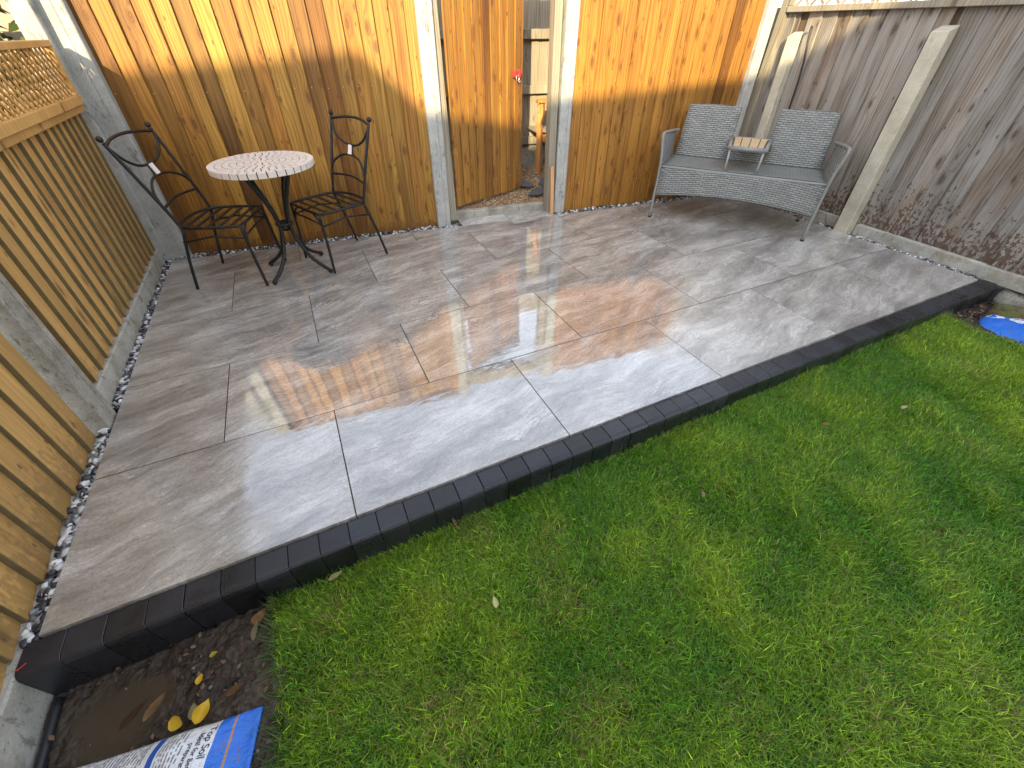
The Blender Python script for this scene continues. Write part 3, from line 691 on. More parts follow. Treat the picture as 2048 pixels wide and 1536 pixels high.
for x in (2.455, 4.213): MB().box(x, x + .032, -0.058, -0.022, 1.037, 1.257).build('stile', MAT['tan'], tr, bev=.003)
def lath(parent, xa, za, xb, zb, y, wd, th, mat):
    L = math.hypot(xb - xa, zb - za); key = ('lath', round(L, 3), wd, mat.name)
    if key not in _bm: _bm[key] = MB().box(-wd / 2, wd / 2, -th / 2, th / 2, 0, L).mesh('lath', mat)
    inst('lath', _bm[key], parent, (xa, y, za), (0, math.atan2(xb - xa, zb - za), 0))
def lattice(parent, x0, x1, z0, z1, step, y, mat, wd=.013, th=.007, slope=1.0):
    H = z1 - z0
    for s in (1, -1):
        x = x0 - H * slope
        while x < x1 + H * slope:
            xa, xb = (x, x + H * slope) if s > 0 else (x + H * slope, x); za, zb = z0, z1
            # clip to x0..x1
            def cl_(xa, za, xb, zb):
                if max(xa, xb) < x0 + .02 or min(xa, xb) > x1 - .02: return None
                k = (zb - za) / (xb - xa)
                for lim, lo in ((x0, True), (x1, False)):
                    if (xa < lim) == lo and xa != lim: za, xa = za + k * (lim - xa), lim
                    if (xb < lim) == lo and xb != lim: zb, xb = zb + k * (lim - xb), lim
                return (xa, za, xb, zb) if abs(zb - za) > .03 else None
            q = cl_(xa, za, xb, zb)
            if q: lath(parent, *q, y + s * th * .52, wd, th, mat)
            x += step
lattice(tr, 2.49, 4.21, 1.037, 1.257, 0.060, -0.040, MAT['tan'])
# end post of the left fence by the corner
MB().box(4.27, 4.36, -0.055, 0.05, -0.2, 1.9).build('concrete_post', MAT['concrete'], lf, bev=.006)

# right fence, local x towards the camera (-y), front faces the patio
rf = empty('fence', mw=frame((5.185, 2.42, 0), (0.0, -1.0))); bpy.context.view_layer.update(); tag(rf, 'weathered grey brown board fence with trellis top beside the wicker bench', 'fence')
boards(rf, 0.0, 0.28, 0.085, 1.475, 0.12, MAT['grey'], side=1, thick=0.018)
boards(rf, 0.36, 1.40, 0.085, 1.475, 0.118, MAT['grey'], side=1, thick=0.019, thin=0.004, jit=.01)
boards(rf, 1.45, 4.4, 0.078, 1.475, 0.118, MAT['grey'], side=1, thick=0.019, thin=0.004, jit=.01)
MB().box(0.0, 1.37, -0.028, 0.02, -0.2, 0.082).build('gravel_board', MAT['concrete_gb'], rf, bev=.006)
MB().box(1.48, 4.4, -0.030, 0.02, -0.022, 0.074).build('gravel_board', MAT['concrete_gb'], rf, bev=.006)
def cap_post(x, y, wx, wy, h):
    X0, x = x, 0.0
    b = MB(); b.v = [(x - wx / 2, y - wy / 2, -.3), (x + wx / 2, y - wy / 2, -.3), (x + wx / 2, y + wy / 2, -.3), (x - wx / 2, y + wy / 2, -.3), (x - wx / 2, y - wy / 2, h), (x + wx / 2, y - wy / 2, h), (x + wx / 2, y + wy / 2, h + .035), (x - wx / 2, y + wy / 2, h + .035)]
    b.f = [(0, 3, 2, 1), (4, 5, 6, 7), (0, 1, 5, 4), (1, 2, 6, 5), (2, 3, 7, 6), (3, 0, 4, 7)]
    o = b.build('concrete_post', MAT['concrete_tan'], rf, bev=.005); o.location = (X0, 0, 0); o.rotation_euler = (0, lean(rf), 0); return o
for x in (0.31, 1.42):  # added dark fillers, not real posts: keep the board gaps dark and block light
    o = MB().box(-.11, .11, 0.008, 0.06, 0.1, 1.47).build('back_upright', MAT['bark'], rf); o.location = (x, 0, 0); o.rotation_euler = (0, lean(rf), 0)
cap_post(0.315, -0.045, 0.085, 0.075, 1.285)
cap_post(1.415, -0.058, 0.108, 0.10, 1.32)
rt = empty('trellis'); rt.parent = rf
MB().box(0.12, 4.4, -0.062, -0.022, 1.442, 1.482).build('trellis_rail', MAT['jamb'], rt, bev=.003)
MB().box(0.12, 4.4, -0.060, -0.024, 1.86, 1.90).build('trellis_rail', MAT['jamb'], rt, bev=.003)
MB().box(0.12, 0.165, -0.058, -0.026, 1.483, 1.859).build('stile', MAT['jamb'], rt, bev=.003)
MB().box(0.04, 0.115, -0.05, 0.0, -0.2, 1.75).build('timber_post', MAT['jamb'], rf, bev=.004)
lattice(rt, 0.166, 2.6, 1.483, 1.86, 0.13, -0.042, MAT['jamb'], wd=.022)
# lump of old footing concrete under the gravel board
fb = MB(); fb.ball((5.21, -0.22, -0.10), 0.10, 14, (0.7, 1.5, 0.75)); fo = fb.build('footing', MAT['concrete_dirty'], None, True)
for v in fo.data.vertices: v.co += Vector((rng.normal(0, .006), rng.normal(0, .006), rng.normal(0, .006)))
tag(fo, 'rough lump of old footing concrete under the right gravel board', 'concrete lump')
cb_ = MB().tube(bez([(5.165, 2.015, 1.335), (5.14, 2.0, 1.345), (5.13, 1.985, 1.28), (5.135, 1.945, 1.05), (5.14, 1.93, 0.7), (5.14, 1.93, 0.4), (5.13, 1.93, 0.05)], 8), 0.0085, 8).build('cable', MAT['pipe'], None, True)
tag(cb_, 'black cable hanging down the weathered fence behind the bench', 'cable')
hz = MB().tube(bez([(-0.112, -0.118, -0.165), (-0.113, -0.3, -0.168), (-0.115, -0.7, -0.168), (-0.115, -1.3, -0.168)], 6), 0.012, 8).build('hose', MAT['pipe'], None, True)
tag(hz, 'black hose running along the concrete base left of the soil', 'hose')

# ------------------------------------------------------------------ alley behind the gate
al = MB(); al.add([(1.2, 2.87, .060), (5.6, 2.36, .060), (6.2, 3.5, .15), (1.2, 4.2, .15)], [(0, 1, 2, 3)])
tag(al.build('alley_ground', MAT['alley']), kind='structure')
nf = empty('fence', mw=frame((1.6, 4.065 - 0.12 * 1.6, 0.0), (1, -0.12))); bpy.context.view_layer.update(); tag(nf, 'bleached grey board fence with rails seen through the open gate', 'fence')
boards(nf, 0, 4.2, 0.34, 1.83, 0.125, MAT['pale'], side=1, thick=0.014, y=0.0)
for z in (0.395, 0.852, 1.29): MB().box(0, 4.2, -0.058, -0.018, z - .03, z + .045).build('rail', MAT['pale'], nf, bev=.004)
MB().box(0, 4.2, -0.03, 0.02, 0.0, 0.337).build('gravel_board', MAT['concrete_dirty'], nf, bev=.005)
na = 5200; ax = rng.uniform(2.2, 3.65, na); ay = rng.uniform(0, 1, na); ay = (2.80 - .12 * (ax - 2.2)) + ay * 0.95
az = 0.07 + 0.08 * np.clip((ay - (2.81 - .116 * (ax - 2.2))) / 1.05, 0, 1); au = rng.random(na)
acol = np.where(au[:, None] < .4, np.array([[.40, .25, .12]]), np.where(au[:, None] < .75, np.array([[.22, .12, .055]]), np.array([[.55, .46, .34]]))) * rng.uniform(.6, 1.3, (na, 1))
tag(stones('shingle', np.stack([ax, ay, az + .002], 1), rng.uniform(.008, .017, na), acol, MAT['pebble'], 1), 'brown shingle on the alley floor beyond the gate', 'shingle', kind='stuff')
SLL = ('largest dark slate slab lying on the shingle nearest the gateway', 'dark slate slab on the shingle in front of the wooden chair', 'dark slate slab tucked beside the gate edge on the shingle')
for (sx, sy, rot, s), lb in zip(((3.09, 2.84, .3, .13), (3.27, 3.06, 1.0, .12), (3.05, 3.06, 2.2, .13)), SLL):
    p = [(s * math.cos(a + rng.uniform(-.2, .2)) * rng.uniform(.8, 1.1), s * .6 * math.sin(a + rng.uniform(-.2, .2)) * rng.uniform(.8, 1.1)) for a in np.linspace(0, 2 * math.pi, 7)[:-1]]
    o = MB().prism(p, 0, .018).build('slate_slab', MAT['slate'], bev=.003); o.location = (sx, sy, .088 + .08 * (sy - 2.75)); o.rotation_euler = (R(4), R(-3), rot)
    tag(o, lb, 'slate', 'slate slabs in the alley')
wc_ = empty('wooden_chair', (3.60, 3.36, .135), R(-7)); tag(wc_, 'orange wooden garden chair standing in the alley behind the gate', 'chair')
def leg_s(y):
    pts_ = bez([(-.25, y, 0), (-.25, y, .2), (-.25, y, .40), (-.262, y, .47), (-.235, y, .56), (-.24, y, .64)], 6)
    return MB().tube(pts_, .034, 4, flat=(1, 1))
for y in (-.06, .42): leg_s(y).build('leg', MAT['bench'], wc_)
for y in (-.06, .42): MB().box(.28, .33, y - .025, y + .025, 0, .95).build('leg', MAT['bench'], wc_, bev=.003)
for y in (-.06, .42): MB().box(-.29, .28, y - .04, y + .04, .645, .675).build('armrest', MAT['bench'], wc_, bev=.004)
for y in (-.06, .42): MB().box(-.215, .279, y - .018, y + .018, .30, .37).build('apron', MAT['bench'], wc_, bev=.003)
for i in range(6): MB().box(-.27 + i * .09, -.19 + i * .09, -.03, .39, .38, .402).build('seat_slat', MAT['jamb'], wc_, bev=.003)
for i in range(5): MB().box(.292, .312, .0 + i * .08, .05 + i * .08, .42, .9).build('back_slat', MAT['bench'], wc_, bev=.003)

# neighbour's garden seen past the left trellis
gw = MB().box(-5.5, -0.9, 6.4, 6.6, -.3, 2.6).build('garden_wall', MAT['peach']); tag(gw, 'sunlit peach rendered wall far beyond the left trellis', 'wall')
nr = empty('fence', (-2.6, 4.0, -.3)); tag(nr, 'low cream painted rail fence beyond the left trellis', 'fence')
MB().box(0, 2.3, -.03, .03, 1.5, 1.62).build('rail', MAT['cream'], nr, bev=.004)
MB().box(0, 2.3, -.03, .03, .9, 1.02).build('rail', MAT['cream'], nr, bev=.004)
for x in (.0, .75, 1.5, 2.2): MB().box(x, x + .1, .032, .11, 0, 1.7).build('fence_post', MAT['cream'], nr, bev=.004)
sh = empty('shrub', (-1.2, 3.45, -.3)); tag(sh, 'yellow green leafy shrub growing beyond the left trellis', 'shrub')
st = MB()
for i in range(7):
    a = i * .9; st.tube(bez([(0.05 * math.cos(a), .05 * math.sin(a), 0), (.18 * math.cos(a), .18 * math.sin(a), .8), (.42 * math.cos(a), .42 * math.sin(a), 1.5)], 5), [.02] * 5 + [.012] * 6, 6)
st.build('stem', MAT['bark'], sh, True)
nl = 9000; th_ = rng.uniform(0, 6.28, nl); rr_ = rng.random(nl) ** .5; lx, ly, lz = 1.7 * rr_ * np.cos(th_) - .9, .55 * rr_ * np.sin(th_) + .35, rng.uniform(.35, 2.35, nl)
def leaf_cloud(name, P, size, cols, mat, parent=None):
    N = len(P); V = np.zeros((N, 5, 3))
    base = np.array([(0, 0, 0), (.45, .28, .08), (1, 0, -.1), (.45, -.28, .08), (.5, 0, -.02)])
    for i in range(N):
        a, b, c = rng.uniform(0, 6.28), rng.uniform(-.9, .5), rng.uniform(-.8, .8)
        Rm = np.array(Matrix.Rotation(a, 3, 'Z') @ Matrix.Rotation(b, 3, 'Y') @ Matrix.Rotation(c, 3, 'X')); V[i] = (base * size[i]) @ Rm.T + P[i]
    F = np.array([[0, 4, 1], [1, 4, 2], [2, 4, 3], [3, 4, 0]])[None] + (np.arange(N) * 5)[:, None, None]
    return bulk(name, V.reshape(-1, 3), F.reshape(-1, 3), mat, np.repeat(cols[:, None], 5, 1).reshape(-1, 3), False, parent)
lc = np.where(rng.random(nl)[:, None] < .6, np.array([[.05, .075, .01]]), np.array([[.16, .13, .02]])) * rng.uniform(.5, 1.3, (nl, 1))
tag(leaf_cloud('foliage', np.stack([lx, ly, lz], 1), rng.uniform(.06, .12, nl), lc, MAT['leaf'], sh), kind='stuff')

# ------------------------------------------------------------------ bistro set
def iron_chair(first=True):
    t = empty('bistro_chair')
    def post(y):
        s = 1 if y > 0 else -1
        leg = MB().tube(bez([(-.228, s * .205, 0), (-.185, s * .202, .2), (-.128, s * .198, .40)], 6), .0095, 8)
        leg.build('leg', MAT['iron'], t, True)
        up_ = MB().tube(bez([(-.128, s * .198, .395), (-.158, s * .204, .5), (-.215, s * .215, .68), (-.278, s * .228, .872)], 6), .0095, 8)
        up_.build('back_upright', MAT['iron'], t, True)
        MB().ball((-.284, s * .230, .889), .0165, 12).build('finial', MAT['iron'], t, True)
    post(1); post(-1)
    for s in (1, -1):
        MB().tube(bez([(.226, s * .205, 0), (.214, s * .198, .2), (.208, s * .19, .40)], 6), .0095, 8).build('leg', MAT['iron'], t, True)
        MB().tube([(-.165, s * .200, .315), (.02, s * .198, .345), (.208, s * .194, .325)], .006, 6).build('stretcher', MAT['iron'], t, True)
    MB().tube([(.21, -.194, .335), (.213, 0, .345), (.21, .194, .335)], .006, 6).build('stretcher', MAT['iron'], t, True)
    for s in (1, -1):
        MB().tube(bez([(.209, s * .19, .30), (.208, s * .155, .36), (.207, s * .11, .392)], 5), .006, 6).build('brace', MAT['iron'], t, True)
    ring = [(.208, -.19, .402), (.212, -.09, .402), (.213, 0, .402), (.212, .09, .402), (.208, .19, .402), (.11, .205, .402), (0, .207, .402), (-.09, .203, .402), (-.150, .17, .402), (-.188, .09, .402), (-.197, 0, .402), (-.188, -.09, .402), (-.150, -.17, .402), (-.09, -.203, .402), (0, -.207, .402), (.11, -.205, .402)]
    MB().tube(ring, .009, 8, closed=True).build('seat_ring', MAT['iron'], t, True)
    for i in range(5):
        x = -.125 + i * .068; hw = .2 if i else .185
        MB().box(x - .011, x + .011, -hw, hw, .398, .402).build('seat_slat', MAT['iron'], t)
    def B(y, z):              # point on the leaning back
        k = (z - .40) / .49; return (-.128 - .158 * k ** 1.1 if k > 0 else -.128, y, z)
    def bow(y, z, d): p = B(y, z); return (p[0] - d * (1 - (y / .225) ** 2), p[1], p[2])
    MB().tube(bez([bow(-.224, .858, 0), bow(-.12, .872, .035), bow(0, .878, .035), bow(.12, .872, .035), bow(.224, .858, 0)], 6), .0085, 8).build('top_rail', MAT['iron'], t, True)
    MB().tube(bez([bow(-.223, .845, 0), bow(-.175, .775, .012), bow(-.09, .732, .02), bow(0, .722, .022), bow(.09, .732, .02), bow(.175, .775, .012), bow(.223, .845, 0)], 6), .0075, 8).build('scroll', MAT['iron'], t, True)
    MB().tube(bez([bow(-.205, .565, 0), bow(-.18, .61, .008), bow(-.1, .652, .018), bow(0, .664, .022), bow(.1, .652, .018), bow(.18, .61, .008), bow(.205, .565, 0)], 6), .0075, 8).build('arch', MAT['iron'], t, True)
    MB().tube(bez([bow(-.204, .525, 0), bow(-.1, .532, .022), bow(0, .535, .026), bow(.1, .532, .022), bow(.204, .525, 0)], 6), .0075, 8).build('cross_rail', MAT['iron'], t, True)
    a, b = Vector(bow(0, .666, .022)), Vector(bow(0, .722, .022)); nrm = Vector((.95, 0, .3)).normalized()
    bp_ = MB(); tl = MB()
    for bb, w_, o0, o1 in ((bp_, .022, -.004, .004), (tl, .0185, .0045, .011)):
        vs_ = []
        for o_ in (o0, o1):
            for q, sy in ((a, -w_), (a, w_), (b, w_), (b, -w_)): vs_.append(tuple(q + nrm * o_ + Vector((0, sy, 0))))
        bb.add(vs_, [(0, 3, 2, 1), (4, 5, 6, 7), (0, 1, 5, 4), (1, 2, 6, 5), (2, 3, 7, 6), (3, 0, 4, 7)])
    pl = bp_.build('backplate', MAT['iron'], t); tl.build('ceramic_tile', MAT['white'], pl)
    return t
def copy_tree(o, parent=None):
    c = o.copy(); COL.objects.link(c)
    if parent is not None: c.parent = parent
    for ch in o.children: copy_tree(ch, c)
    return c
ch1 = iron_chair(); bpy.context.view_layer.update()
ch2 = copy_tree(ch1)
ch1.location = (.410, 2.337, 0); ch1.rotation_euler = (0, 0, math.atan2(-.326, .945))
ch2.location = (1.125, 2.342, 0); ch2.rotation_euler = (0, 0, math.atan2(-.402, -.916))
tag(ch1, 'black iron chair with tall arched back in the corner left of the round table', 'chair', 'iron chairs at the mosaic table')
tag(ch2, 'black iron chair right of the round table nearer the gate', 'chair', 'iron chairs at the mosaic table')

tb = empty('bistro_table', (.781, 2.243, 0), R(4)); tag(tb, 'small round table with white mosaic top on curved black iron legs', 'table')
b = MB(); b.tube([(0, 0, .682), (0, 0, .7105)], .296, 64); b.build('table_top', MAT['pipe'], tb)
def ring_tile(r0, r1, a0, a1, z0, z1):
    k = max(2, int((a1 - a0) / .09) + 1); A = np.linspace(a0, a1, k)
    return [(r0 * math.cos(a), r0 * math.sin(a)) for a in A[::-1]] + [(r1 * math.cos(a), r1 * math.sin(a)) for a in A]
rings = [(.300, .262, 36, .0), (.259, .222, 36, .5), (.219, .182, 30, .0), (.179, .142, 26, .3), (.139, .103, 20, .1), (.100, .065, 14, .4), (.062, .028, 8, .0)]
_rt = {}
for ri, (r1, r0, n, ph) in enumerate(rings):
    gap = .0066; da = 2 * math.pi / n
    z0 = .680 if ri == 0 else .7108
    for i in range(n):
        if ri not in _rt:
            ga_ = gap / ((r0 + r1) / 2)
            _rt[ri] = MB().prism(ring_tile(r0, r1, ga_ / 2, da - ga_ / 2, 0, 0), z0, .7120).mesh('mosaic_tile', MAT['mosaic'], bev=.0005)
        inst('mosaic_tile', _rt[ri], tb, (0, 0, rng.uniform(-.0004, .0004)), (0, 0, (i + ph) * da))
MB().tube([(0, 0, .7108), (0, 0, .7120)], .024, 16).build('mosaic_tile', MAT['mosaic'], tb)
for (fx, fy) in ((-.174, -.184), (.195, -.156), (-.19, .152), (.168, .188)):
    an = math.atan2(fy, fx) - R(4); r_ = math.hypot(fx, fy)
    prof = [(.175, .681), (.165, .655), (.115, .56), (.068, .45), (.046, .36), (.044, .31), (.062, .22), (.115, .12), (.19, .055), (r_, .022)]
    L = MB().tube(bez([(q * math.cos(an), q * math.sin(an), z) for q, z in prof], 4), .0125, 8, flat=(.9, 1)); lo_ = L.build('leg', MAT['iron'], tb, True)
    MB().ball((r_ * math.cos(an), r_ * math.sin(an), .017), .017, 10).build('foot', MAT['iron'], lo_, True)
MB().tube([(.048 * math.cos(a), .048 * math.sin(a), .335) for a in np.linspace(0, 2 * math.pi, 17)[:-1]], .008, 8, closed=True).build('collar', MAT['iron'], tb, True)
kn = MB()
for i in range(7):
    a = i * math.pi * 2 / 7; kn.tube(bez([(0, 0, .285), (.034 * math.cos(a), .034 * math.sin(a), .30), (.034 * math.cos(a + .8), .034 * math.sin(a + .8), .325), (.006 * math.cos(a + 1.4), .006 * math.sin(a + 1.4), .345)], 5), .0055, 6)
kn.build('twisted_basket', MAT['iron'], tb, True)
MB().tube([(.17 * math.cos(a), .17 * math.sin(a), .677) for a in np.linspace(0, 2 * math.pi, 25)[:-1]], .007, 6, closed=True).build('top_ring', MAT['iron'], tb, True)

# ------------------------------------------------------------------ wicker bench
ub, wb = Vector((.602, -.799)), Vector((-.799, -.602))
wbn = empty('wicker_bench', (4.421, 1.667, 0), math.atan2(.602, -.799) - 0); tag(wbn, 'grey wicker two seat bench with small table between its backs', 'bench')
# local: x along the width, -y to the front.  world x-axis of the local frame = ub
wbn.rotation_euler = (0, 0, math.atan2(ub.y, ub.x))
def sheet(name, grid, thick, parent, uvs=None, mat='wicker', su=1.0):
    """closed slab from a grid of points [i][j] with UV in metres"""
    nu, nv = len(grid), len(grid[0]); P = np.array(grid, float)
    du = np.gradient(P, axis=0); dv = np.gradient(P, axis=1); nr_ = np.cross(du, dv); nr_ /= np.linalg.norm(nr_, axis=2, keepdims=True) + 1e-12
    A = P + nr_ * thick / 2; B_ = P - nr_ * thick / 2
    V = np.concatenate([A.reshape(-1, 3), B_.reshape(-1, 3)]); o = nu * nv; F = []; idx = lambda i, j: i * nv + j
    cu = np.concatenate([np.zeros((1, nv)), np.cumsum(np.linalg.norm(np.diff(P, axis=0), axis=2), 0)]); cv = np.concatenate([np.zeros((nu, 1)), np.cumsum(np.linalg.norm(np.diff(P, axis=1), axis=2), 1)], 1)
    UV = np.stack([np.repeat(cu.mean(1)[:, None], nv, 1), cv], -1).reshape(-1, 2); UV = np.concatenate([UV, UV + .003])
    for i in range(nu - 1):
        for j in range(nv - 1):
            a, b_, c, d = idx(i, j), idx(i + 1, j), idx(i + 1, j + 1), idx(i, j + 1); F.append((a, b_, c, d)); F.append((o + d, o + c, o + b_, o + a))
    for i in range(nu - 1):
        F.append((idx(i, 0), o + idx(i, 0), o + idx(i + 1, 0), idx(i + 1, 0))); F.append((idx(i + 1, nv - 1), o + idx(i + 1, nv - 1), o + idx(i, nv - 1), idx(i, nv - 1)))
    for j in range(nv - 1):
        F.append((idx(0, j + 1), o + idx(0, j + 1), o + idx(0, j), idx(0, j))); F.append((idx(nu - 1, j), o + idx(nu - 1, j), o + idx(nu - 1, j + 1), idx(nu - 1, j + 1)))
    me = bpy.data.meshes.new(name); me.from_pydata([tuple(v) for v in V], [], F); me.update()
    ul = me.uv_layers.new(name='UVMap'); li = np.zeros(len(me.loops), np.int32); me.loops.foreach_get('vertex_index', li); ul.data.foreach_set('uv', UV[li].astype(np.float32).ravel())
    me.polygons.foreach_set('use_smooth', [True] * len(me.polygons)); me.materials.append(MAT[mat])
    md = bpy.data.objects.new(name, me); return link(md, parent)
lin = lambda a, b, n: [a + (b - a) * i / (n - 1) for i in range(n)]
# back panels: lean back, outer edge tapers
def backw(z): return .185 + .125 * (z - .40) / .43
for s in (-1, 1):
    g = []
    for u in lin(0, 1, 9):
        col = []
        for z in lin(.385, .826, 15):
            k = (z - .385) / .441; xo = s * (.600 - .018 * k); xi = s * (.148 + .002 * k); x_ = xi + (xo - xi) * u
            col.append((x_, backw(z) + .018 * (1 - (2 * u - 1) ** 2) * k, z + .006 * math.sin(u * math.pi) * k))
        g.append(col)
    if s < 0: g = g[::-1]
    sheet('backrest', g, .024, wbn)
sheet('lower_back', [[(x_, backw(z) + .002, z) for z in lin(.385, .60, 8)] for x_ in lin(-.147, .147, 7)], .022, wbn)
def seat_z(x_, t): return .436 - .018 * math.sin(math.pi * t) * math.sin(math.pi * min(1, max(0, (abs(x_) - .05) / .55)))
sheet('seat', [[(x_, -.252 + .445 * t, seat_z(x_, t)) for t in lin(0, 1, 10)] for x_ in lin(-.618, .618, 25)], .022, wbn)
def arch_z(x_): return .243 - .052 * min(1, (abs(x_) / .62) ** 2.0)
sheet('front_skirt', [[(x_, -.258 - .010 * math.cos(math.pi * x_ / 1.3), arch_z(x_) + (.432 - arch_z(x_)) * t) for t in lin(0, 1, 10)] for x_ in lin(-.62, .62, 25)], .018, wbn)
MB().tube([(x_, -.266, .434) for x_ in lin(-.62, .62, 13)], .010, 8).build('seat_edge', MAT['wrap'], wbn, True)
for s in (-1, 1):
    def armpt(t, k):      # t front->back, k bottom->top
        y = -.252 + .44 * t; top = .668 - .028 * t - .02 * math.sin(math.pi * t) * 0
        z = .30 + (top - .30) * k; x_ = s * (.622 + .020 * k ** 1.5 + .026 * k ** 3 * (1 - t))
        return (x_, y, z)
    g = [[armpt(t, k) for k in lin(0, 1, 12)] for t in lin(0, 1, 12)]
    if s > 0: g = g[::-1]
    sheet('armrest', g, .020, wbn)
    MB().tube(bez([(s * .632, -.260, 0), (s * .634, -.258, .43), (s * .655, -.256, .60), (s * .664, -.245, .665), (s * .660, -.14, .668), (s * .634, .10, .650), (s * .615, .21, .640)], 6), [.0125] * 37, 8).build('arm_tube', MAT['wrap'], wbn, True)
    MB().tube([(s * .632, -.260, 0.0), (s * .632, -.260, .012)], .0155, 10).build('foot_cap', MAT['pipe'], wbn)
    lg = MB().tube([(s * .604, .257, 0), (s * .60, .19, .40)], .0125, 8).build('leg', MAT['greypaint'], wbn, True)
    MB().tube([(s * .604, .257, 0.0), (s * .604, .255, .012)], .0155, 10).build('foot_cap', MAT['pipe'], wbn)
# back cross bar
MB().tube([(-.60, .19, .385), (.60, .19, .385)], .0125, 8).build('back_rail', MAT['greypaint'], wbn, True)
# table between the seats
TZ = .615
def tw(y): return .131 + .022 * (y + .245) / .44      # half width grows to the back
fr = [(-tw(-.245), -.245), (tw(-.245), -.245), (tw(.185), .185), (-tw(.185), .185)]
tbp = MB()
for i in range(4):
    a, b2_ = fr[i], fr[(i + 1) % 4]; tbp.tube([(a[0], a[1], TZ), (b2_[0], b2_[1], TZ)], .0165, 8, flat=(.9, 1.0))
tbp.build('table_frame', MAT['wrap'], wbn, True)
sw = [-.108, -.052, .034, .108]
ed = [-.112, -.060, .003, .066, .112]
for i in range(4):
    x0, x1 = ed[i] + .003, ed[i + 1] - .003
    MB().add([(x0, -.228, TZ + .004), (x1, -.228, TZ + .004), (x1 * 1.16, .168, TZ + .004), (x0 * 1.16, .168, TZ + .004), (x0, -.228, TZ + .014), (x1, -.228, TZ + .014), (x1 * 1.16, .168, TZ + .014), (x0 * 1.16, .168, TZ + .014)], [(0, 3, 2, 1), (4, 5, 6, 7), (0, 1, 5, 4), (1, 2, 6, 5), (2, 3, 7, 6), (3, 0, 4, 7)]).build('table_slat', MAT['slat'], wbn, bev=.0015)
for s in (-1, 1): MB().tube([(s * .117, -.240, .436), (s * .124, -.240, .605)], .0085, 8).build('table_leg', MAT['greypaint'], wbn, True)

# ------------------------------------------------------------------ bags of soil
def bag(name, O, ax, W, L, T, z0, mat, sub=(56, 70), sag=1.0, seam=.03):
    """ax: unit vector of the closed end; length runs along bx = perpendicular; returns object and height function"""
    a = Vector((ax[0], ax[1], 0)).normalized(); bdir = Vector((ax[2], ax[3], 0)).normalized()
    nw = SN(28, seed=21); n2_ = SN(80, seed=22)
    def h(u, v):
        e = np.clip(1 - np.abs(2 * u / W - 1) ** 2.6, 0, 1) ** .55; g = np.clip((v - seam) / (.20), 0, 1); g = np.sin(g * math.pi / 2) ** .8; g2 = np.clip((L - v) / .2, 0, 1) ** .6
        body = T * e * g * g2
        return z0 + .006 + body + (.0035 * nw(u, v) + .0014 * n2_(u, v)) * np.clip(.25 + g, 0, 1)
    nu, nv = sub; U, Vv = np.meshgrid(np.linspace(0, W, nu), np.linspace(0, L, nv), indexing='ij'); H = h(U, Vv)
    def pt(u, v, z): q = Vector((O[0], O[1], 0)) + a * u + bdir * v; return (q.x, q.y, z)
    V = [pt(U[i, j], Vv[i, j], H[i, j]) for i in range(nu) for j in range(nv)]; V += [pt(U[i, j], Vv[i, j], z0 - .004 - .3 * 0) for i in range(nu) for j in range(nv)]
    F = []; o = nu * nv; ix = lambda i, j: i * nv + j
    for i in range(nu - 1):
        for j in range(nv - 1):
            q = (ix(i, j), ix(i + 1, j), ix(i + 1, j + 1), ix(i, j + 1)); F.append(q); F.append(tuple(o + t for t in q[::-1]))
    per = [(i, 0) for i in range(nu)] + [(nu - 1, j) for j in range(1, nv)] + [(i, nv - 1) for i in range(nu - 2, -1, -1)] + [(0, j) for j in range(nv - 2, 0, -1)]
    for k_ in range(len(per)):
        p, q = ix(*per[k_]), ix(*per[(k_ + 1) % len(per)]); F.append((p, o + p, o + q, q))
    me = bpy.data.meshes.new(name); me.from_pydata(V, [], F); me.update()
    bm = bmesh.new(); bm.from_mesh(me); bmesh.ops.recalc_face_normals(bm, faces=bm.faces); bm.to_mesh(me); bm.free()
    UV = np.array([(U[i, j], Vv[i, j]) for i in range(nu) for j in range(nv)] * 2, np.float32)
    ul = me.uv_layers.new(name='UVMap'); li = np.zeros(len(me.loops), np.int32); me.loops.foreach_get('vertex_index', li); ul.data.foreach_set('uv', UV[li].ravel())
    me.polygons.foreach_set('use_smooth', [True] * len(me.polygons)); me.materials.append(mat)
    return link(bpy.data.objects.new(name, me)), h, pt
BLUE = (0.018, 0.150, 0.62)
def cols1(m, uv, S):
    u, v = S[0], S[1]
    c = m.mix(m.math('GREATER_THAN', v, .098), BLUE, (.68, .70, .72))
    c = m.mix(m.math('MULTIPLY', m.math('GREATER_THAN', v, .222), m.math('LESS_THAN', v, .240)), c, (.02, .10, .42))
    ol = m.math('LESS_THAN', m.math('ABSOLUTE', m.math('SUBTRACT', v, .060)), .0028)
    c = m.mix(ol, c, (.38, .19, .10))
    # worn small print: broken rows of dashes
    rows = m.math('LESS_THAN', m.math('FRACT', m.math('DIVIDE', v, .0085)), .42)
    wd = m.n('ShaderNodeTexNoise'); cb = m.n('ShaderNodeCombineXYZ'); m.l(m.math('MULTIPLY', u, 110), cb.inputs[0]); m.l(m.math('FLOOR', m.math('DIVIDE', v, .0085)), cb.inputs[1]); m.l(cb.outputs[0], wd.inputs['Vector']); wd.inputs['Scale'].default_value = 1.0
    ink = m.math('MULTIPLY', rows, m.math('GREATER_THAN', wd.outputs[0], .47))
    z1 = m.math('ADD', m.math('MULTIPLY', m.math('GREATER_THAN', v, .158), m.math('LESS_THAN', v, .215)), m.math('GREATER_THAN', v, .255), clamp=True)
    c = m.mix(m.math('MULTIPLY', m.math('MULTIPLY', ink, z1), .8), c, (.05, .06, .07))
    return c
bagA, hA, ptA = bag('soil_bag', (.440, -.407), (-.264, -.964, -.989, .149), .46, .80, .080, -.144, m_bag('white and blue bag film', cols1))
